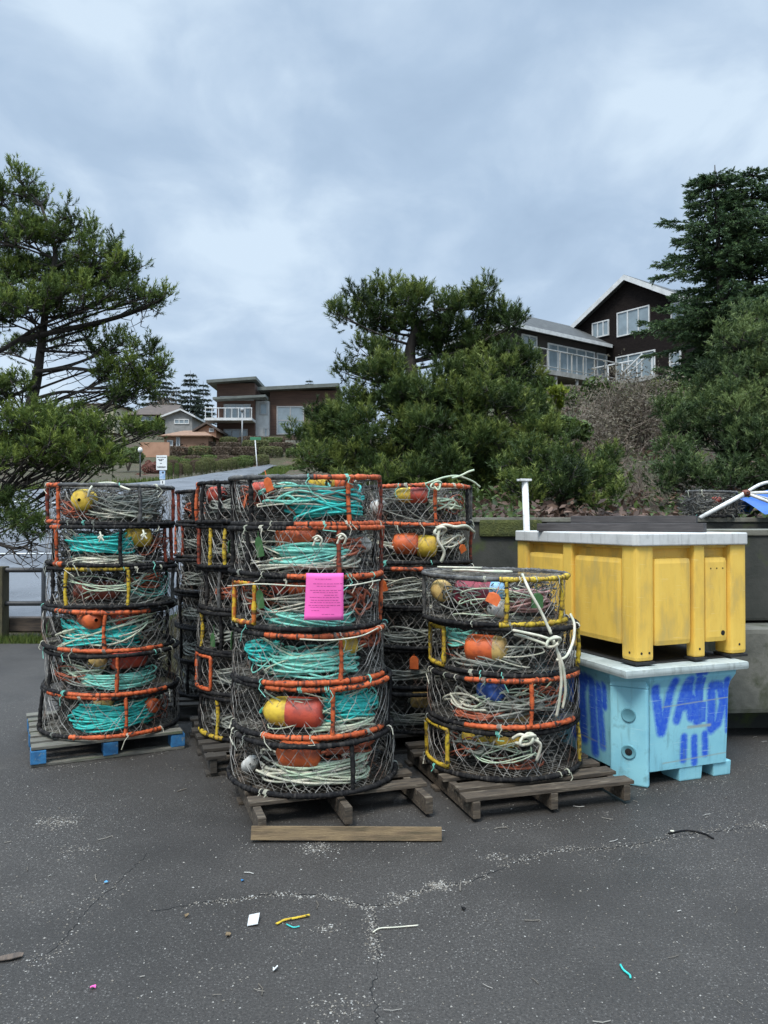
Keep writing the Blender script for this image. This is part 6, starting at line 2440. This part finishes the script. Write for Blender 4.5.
along_line([(190, 903), (235, 897), (262, 893), (292, 892), (320, 893), (338, 899), (372, 904), (395, 902), (412, 891), (440, 884), (470, 880)], 620, .012)
along_line([(373, 904), (376, 922), (377, 940), (380, 955)], 240, .014)
along_line([(470, 880), (510, 862), (545, 850), (580, 846), (620, 845)], 300, .022)
along_line([(620, 845), (680, 834), (745, 824), (768, 823)], 260, .03)
for ks_ in ([(240, 846), (330, 846), (445, 842)], [(468, 828), (540, 822), (632, 808)], [(32, 770), (100, 762), (180, 750)], [(600, 790), (660, 790), (740, 774)]):
    along_line(ks_, 130, .03, .001, .004)
along_line([(30, 960), (60, 945), (90, 905), (120, 880)], 180, .05)
for px, py, s, k in ((437, 883, .022, 160), (58, 820, .05, 260), (320, 846, .035, 160), (75, 848, .05, 90), (328, 926, .02, 70), (398, 893, .02, 50), (340, 1005, .05, 120), (495, 855, .03, 60)):
    g_ = ground_px(px, py)
    pts.append(np.array([g_.x, g_.y]) + r.normal(0, s, (k, 2)) * [1.4, 1.0])
    sz.append(r.uniform(.0015, .005, k))
pxy = np.concatenate(pts)
ss_ = np.concatenate(sz)
ok = (pxy[:, 1] < 7.4) & (pxy[:, 1] > 1.7)
pxy, ss_ = pxy[ok], ss_[ok]
n = len(pxy)
an = r.uniform(0, 2 * PI, (n, 1)) + np.array([[0, 2.1, 4.2]]) + r.normal(0, .35, (n, 3))
el = r.uniform(.6, 1.9, (n, 3))
bx = pxy[:, None, 0] + np.cos(an) * ss_[:, None] * el
by = pxy[:, None, 1] + np.sin(an) * ss_[:, None] * el
base_ = np.stack([bx, by, np.full((n, 3), .0012)], -1)
topv = np.stack([pxy[:, 0], pxy[:, 1], ss_ * r.uniform(.5, 1.1, n) + .001], -1)[:, None, :]
V = np.concatenate([base_, topv], 1).reshape(-1, 3)
q = np.arange(n) * 4
F_ = np.concatenate([np.stack([q, q + 1, q + 3], 1), np.stack([q + 1, q + 2, q + 3], 1), np.stack([q + 2, q, q + 3], 1)])
t_ = np.clip(r.normal(.5, .25, n), 0, 1)
M['grit'] = tinted('sand_grit', [(0, (.10, .085, .065)), (.5, (.19, .17, .14)), (1, (.36, .35, .32))])
o = np_mesh('grit', V, F_, M['grit'], np.concatenate([t_] * 3))
tag(o, 'pale sand and shell grit scattered along the asphalt cracks', 'grit', kind='stuff')
# fine cracks in the asphalt
m_ = MB()
rg = random.Random(8)
for ks_, w0 in (([(150, 910), (190, 903), (235, 897), (262, 893), (292, 892), (320, 893), (338, 899), (372, 904), (395, 902), (412, 891), (440, 884), (470, 880), (510, 862), (545, 850), (620, 845), (680, 834), (768, 823)], .0045),
                ([(373, 904), (376, 922), (377, 940), (380, 955), (372, 985), (380, 1024)], .004), ([(30, 960), (60, 945), (90, 905), (120, 880), (150, 850)], .0025)):
    ln_ = [ground_px(a_, b_, .0015) for a_, b_ in ks_]
    fine = []
    for p_, q_ in zip(ln_[:-1], ln_[1:]):
        k_ = max(3, int((q_ - p_).length / .02))
        for i in range(k_):
            e_ = p_.lerp(q_, i / k_)
            fine.append(e_ + Vector((rg.gauss(0, .005), rg.gauss(0, .005), 0)))
    for p_, q_ in zip(fine[:-1], fine[1:]):
        t_ = (q_ - p_).normalized()
        s_ = Vector((-t_.y, t_.x, 0)) * w0 * rg.uniform(.15, .7)
        m_.quad(p_ - s_, q_ - s_, q_ + s_, p_ + s_)
o = m_.build('pavement_crack', M['hole'])
tag(o, kind='structure')
# short straws and threads
m_ = MB()
rg = random.Random(44)
for k in range(90):
    d1 = 2.2 + 4.2 * rg.random()
    xx = rg.uniform(-.5, .5) * d1
    L = rg.uniform(.008, .04)
    a = rg.uniform(0, PI)
    c = Vector((xx, d1, .005))
    t = Vector((math.cos(a), math.sin(a), 0)) * L
    b_ = Vector((-t.y, t.x, 0)) * rg.uniform(-.3, .3)
    m_.tube([c - t, c + b_, c + t], rg.uniform(.0012, .0028), 4, tint=rg.random())
o = m_.build('straw_litter', M['grit'], None, tint=True)
tag(o, 'bits of straw and pale thread scattered on the asphalt', 'straw litter', kind='stuff')

# ================================================================== sky, sun, camera
SUN_EL, SUN_AZ = R(58), R(205)     # behind the viewer, a little to the left
w = bpy.data.worlds.new('World')
SC.world = w
w.use_nodes = True
nt = w.node_tree
bg = nt.nodes['Background']
sky = N(nt, 'ShaderNodeTexSky', sky_type='NISHITA')
sky.sun_disc = False
sky.sun_elevation = SUN_EL
sky.sun_rotation = SUN_AZ
nt.links.new(sky.outputs[0], bg.inputs['Color'])
bg.inputs['Strength'].default_value = .06
# cloud deck: noise laid on a flat layer overhead, seen in its true perspective
tc = N(nt, 'ShaderNodeTexCoord')
sep = N(nt, 'ShaderNodeSeparateXYZ')
nt.links.new(tc.outputs['Generated'], sep.inputs[0])


def mth(op, a, b_=None, clamp=False):
    n = N(nt, 'ShaderNodeMath', operation=op)
    n.use_clamp = clamp
    for i, v_ in enumerate((a, b_)):
        if v_ is None:
            continue
        if hasattr(v_, 'links'):
            nt.links.new(v_, n.inputs[i])
        else:
            n.inputs[i].default_value = v_
    return n.outputs[0]


zc_ = mth('MAXIMUM', sep.outputs[2], 0.0)
den = mth('ADD', zc_, .22)
cx_ = mth('DIVIDE', sep.outputs[0], den)
cy_ = mth('DIVIDE', sep.outputs[1], den)
cmb = N(nt, 'ShaderNodeCombineXYZ')
nt.links.new(cx_, cmb.inputs[0])
nt.links.new(cy_, cmb.inputs[1])


def wnoise(scale, detail, rough, off, stretch=(1, 1, 1)):
    mp = N(nt, 'ShaderNodeMapping')
    mp.inputs['Location'].default_value = off
    mp.inputs['Scale'].default_value = stretch
    nt.links.new(cmb.outputs[0], mp.inputs['Vector'])
    n = N(nt, 'ShaderNodeTexNoise')
    n.inputs['Scale'].default_value = scale
    n.inputs['Detail'].default_value = detail
    n.inputs['Roughness'].default_value = rough
    n.inputs['Distortion'].default_value = .35
    nt.links.new(mp.outputs[0], n.inputs['Vector'])
    return n.outputs['Fac']


big = wnoise(1.5, 5, .5, (3.4, 1.1, 0), (1, .8, 1))
small = wnoise(3.4, 7, .52, (7.3, 2.2, 0), (1.15, .9, 1))
mixn = mth('ADD', mth('MULTIPLY', big, .5), mth('MULTIPLY', small, .5))
cloud = ramp(nt, mixn, [(.32, (.188, .250, .332)), (.44, (.222, .288, .372)), (.51, (.262, .328, .408)), (.60, (.335, .402, .47))])
low = ramp(nt, zc_, [(0.0, 1.0), (.36, 0.0)])
cloud = mix(nt, mth('MULTIPLY', low, .42), cloud, (.30, .355, .425))
gain = mth('ADD', mth('MULTIPLY', mth('MAXIMUM', mth('SUBTRACT', zc_, .56), 0.0), 10.0), 1.0)
cg = N(nt, 'ShaderNodeBackground')
nt.links.new(cloud, cg.inputs['Color'])
nt.links.new(mth('MULTIPLY', gain, 1.0), cg.inputs['Strength'])
ms = N(nt, 'ShaderNodeMixShader')
ms.inputs[0].default_value = .9
nt.links.new(bg.outputs[0], ms.inputs[1])
nt.links.new(cg.outputs[0], ms.inputs[2])
nt.links.new(ms.outputs[0], nt.nodes['World Output'].inputs['Surface'])

sl = bpy.data.lights.new('sun', 'SUN')
sl.energy = 1.5
sl.angle = R(18)
sl.color = (1.0, .96, .9)
so = link('sun', sl)
sd = Vector((math.sin(SUN_AZ) * math.cos(SUN_EL), math.cos(SUN_AZ) * math.cos(SUN_EL), math.sin(SUN_EL)))
so.rotation_euler = sd.to_track_quat('Z', 'Y').to_euler()
so.location = (0, 0, 30)

cam = bpy.data.cameras.new('camera')
cam.sensor_fit = 'VERTICAL'
cam.sensor_height = 36.0
cam.lens = FPX / 1024 * 36.0
cam.clip_start = .05
cam.clip_end = 2000
co = link('camera', cam)
co.location = (0, 0, CAM_H)
co.rotation_euler = (R(90) + math.atan((HOR - 512) / FPX), 0, 0)
SC.camera = co
SC.view_settings.view_transform = 'Standard'
SC.view_settings.look = 'None'
SC.view_settings.exposure = 1.12
SC.view_settings.gamma = 1.0
SC.view_settings.use_curve_mapping = False
SC.cycles.use_denoising = True
SC.cycles.denoiser = 'OPENIMAGEDENOISE'
SC.cycles.max_bounces = 8
SC.cycles.use_adaptive_sampling = True
SC.cycles.adaptive_threshold = .008

# labels must single out one thing each unless they belong to a look-alike group
seen_ = {}
for o in bpy.data.objects:
    if o.parent is None and 'label' in o:
        seen_.setdefault(o['label'], []).append(o)
for k, v_ in seen_.items():
    if len(v_) > 1 and 'one of' not in k:
        print('DUPLICATE LABEL', len(v_), k)
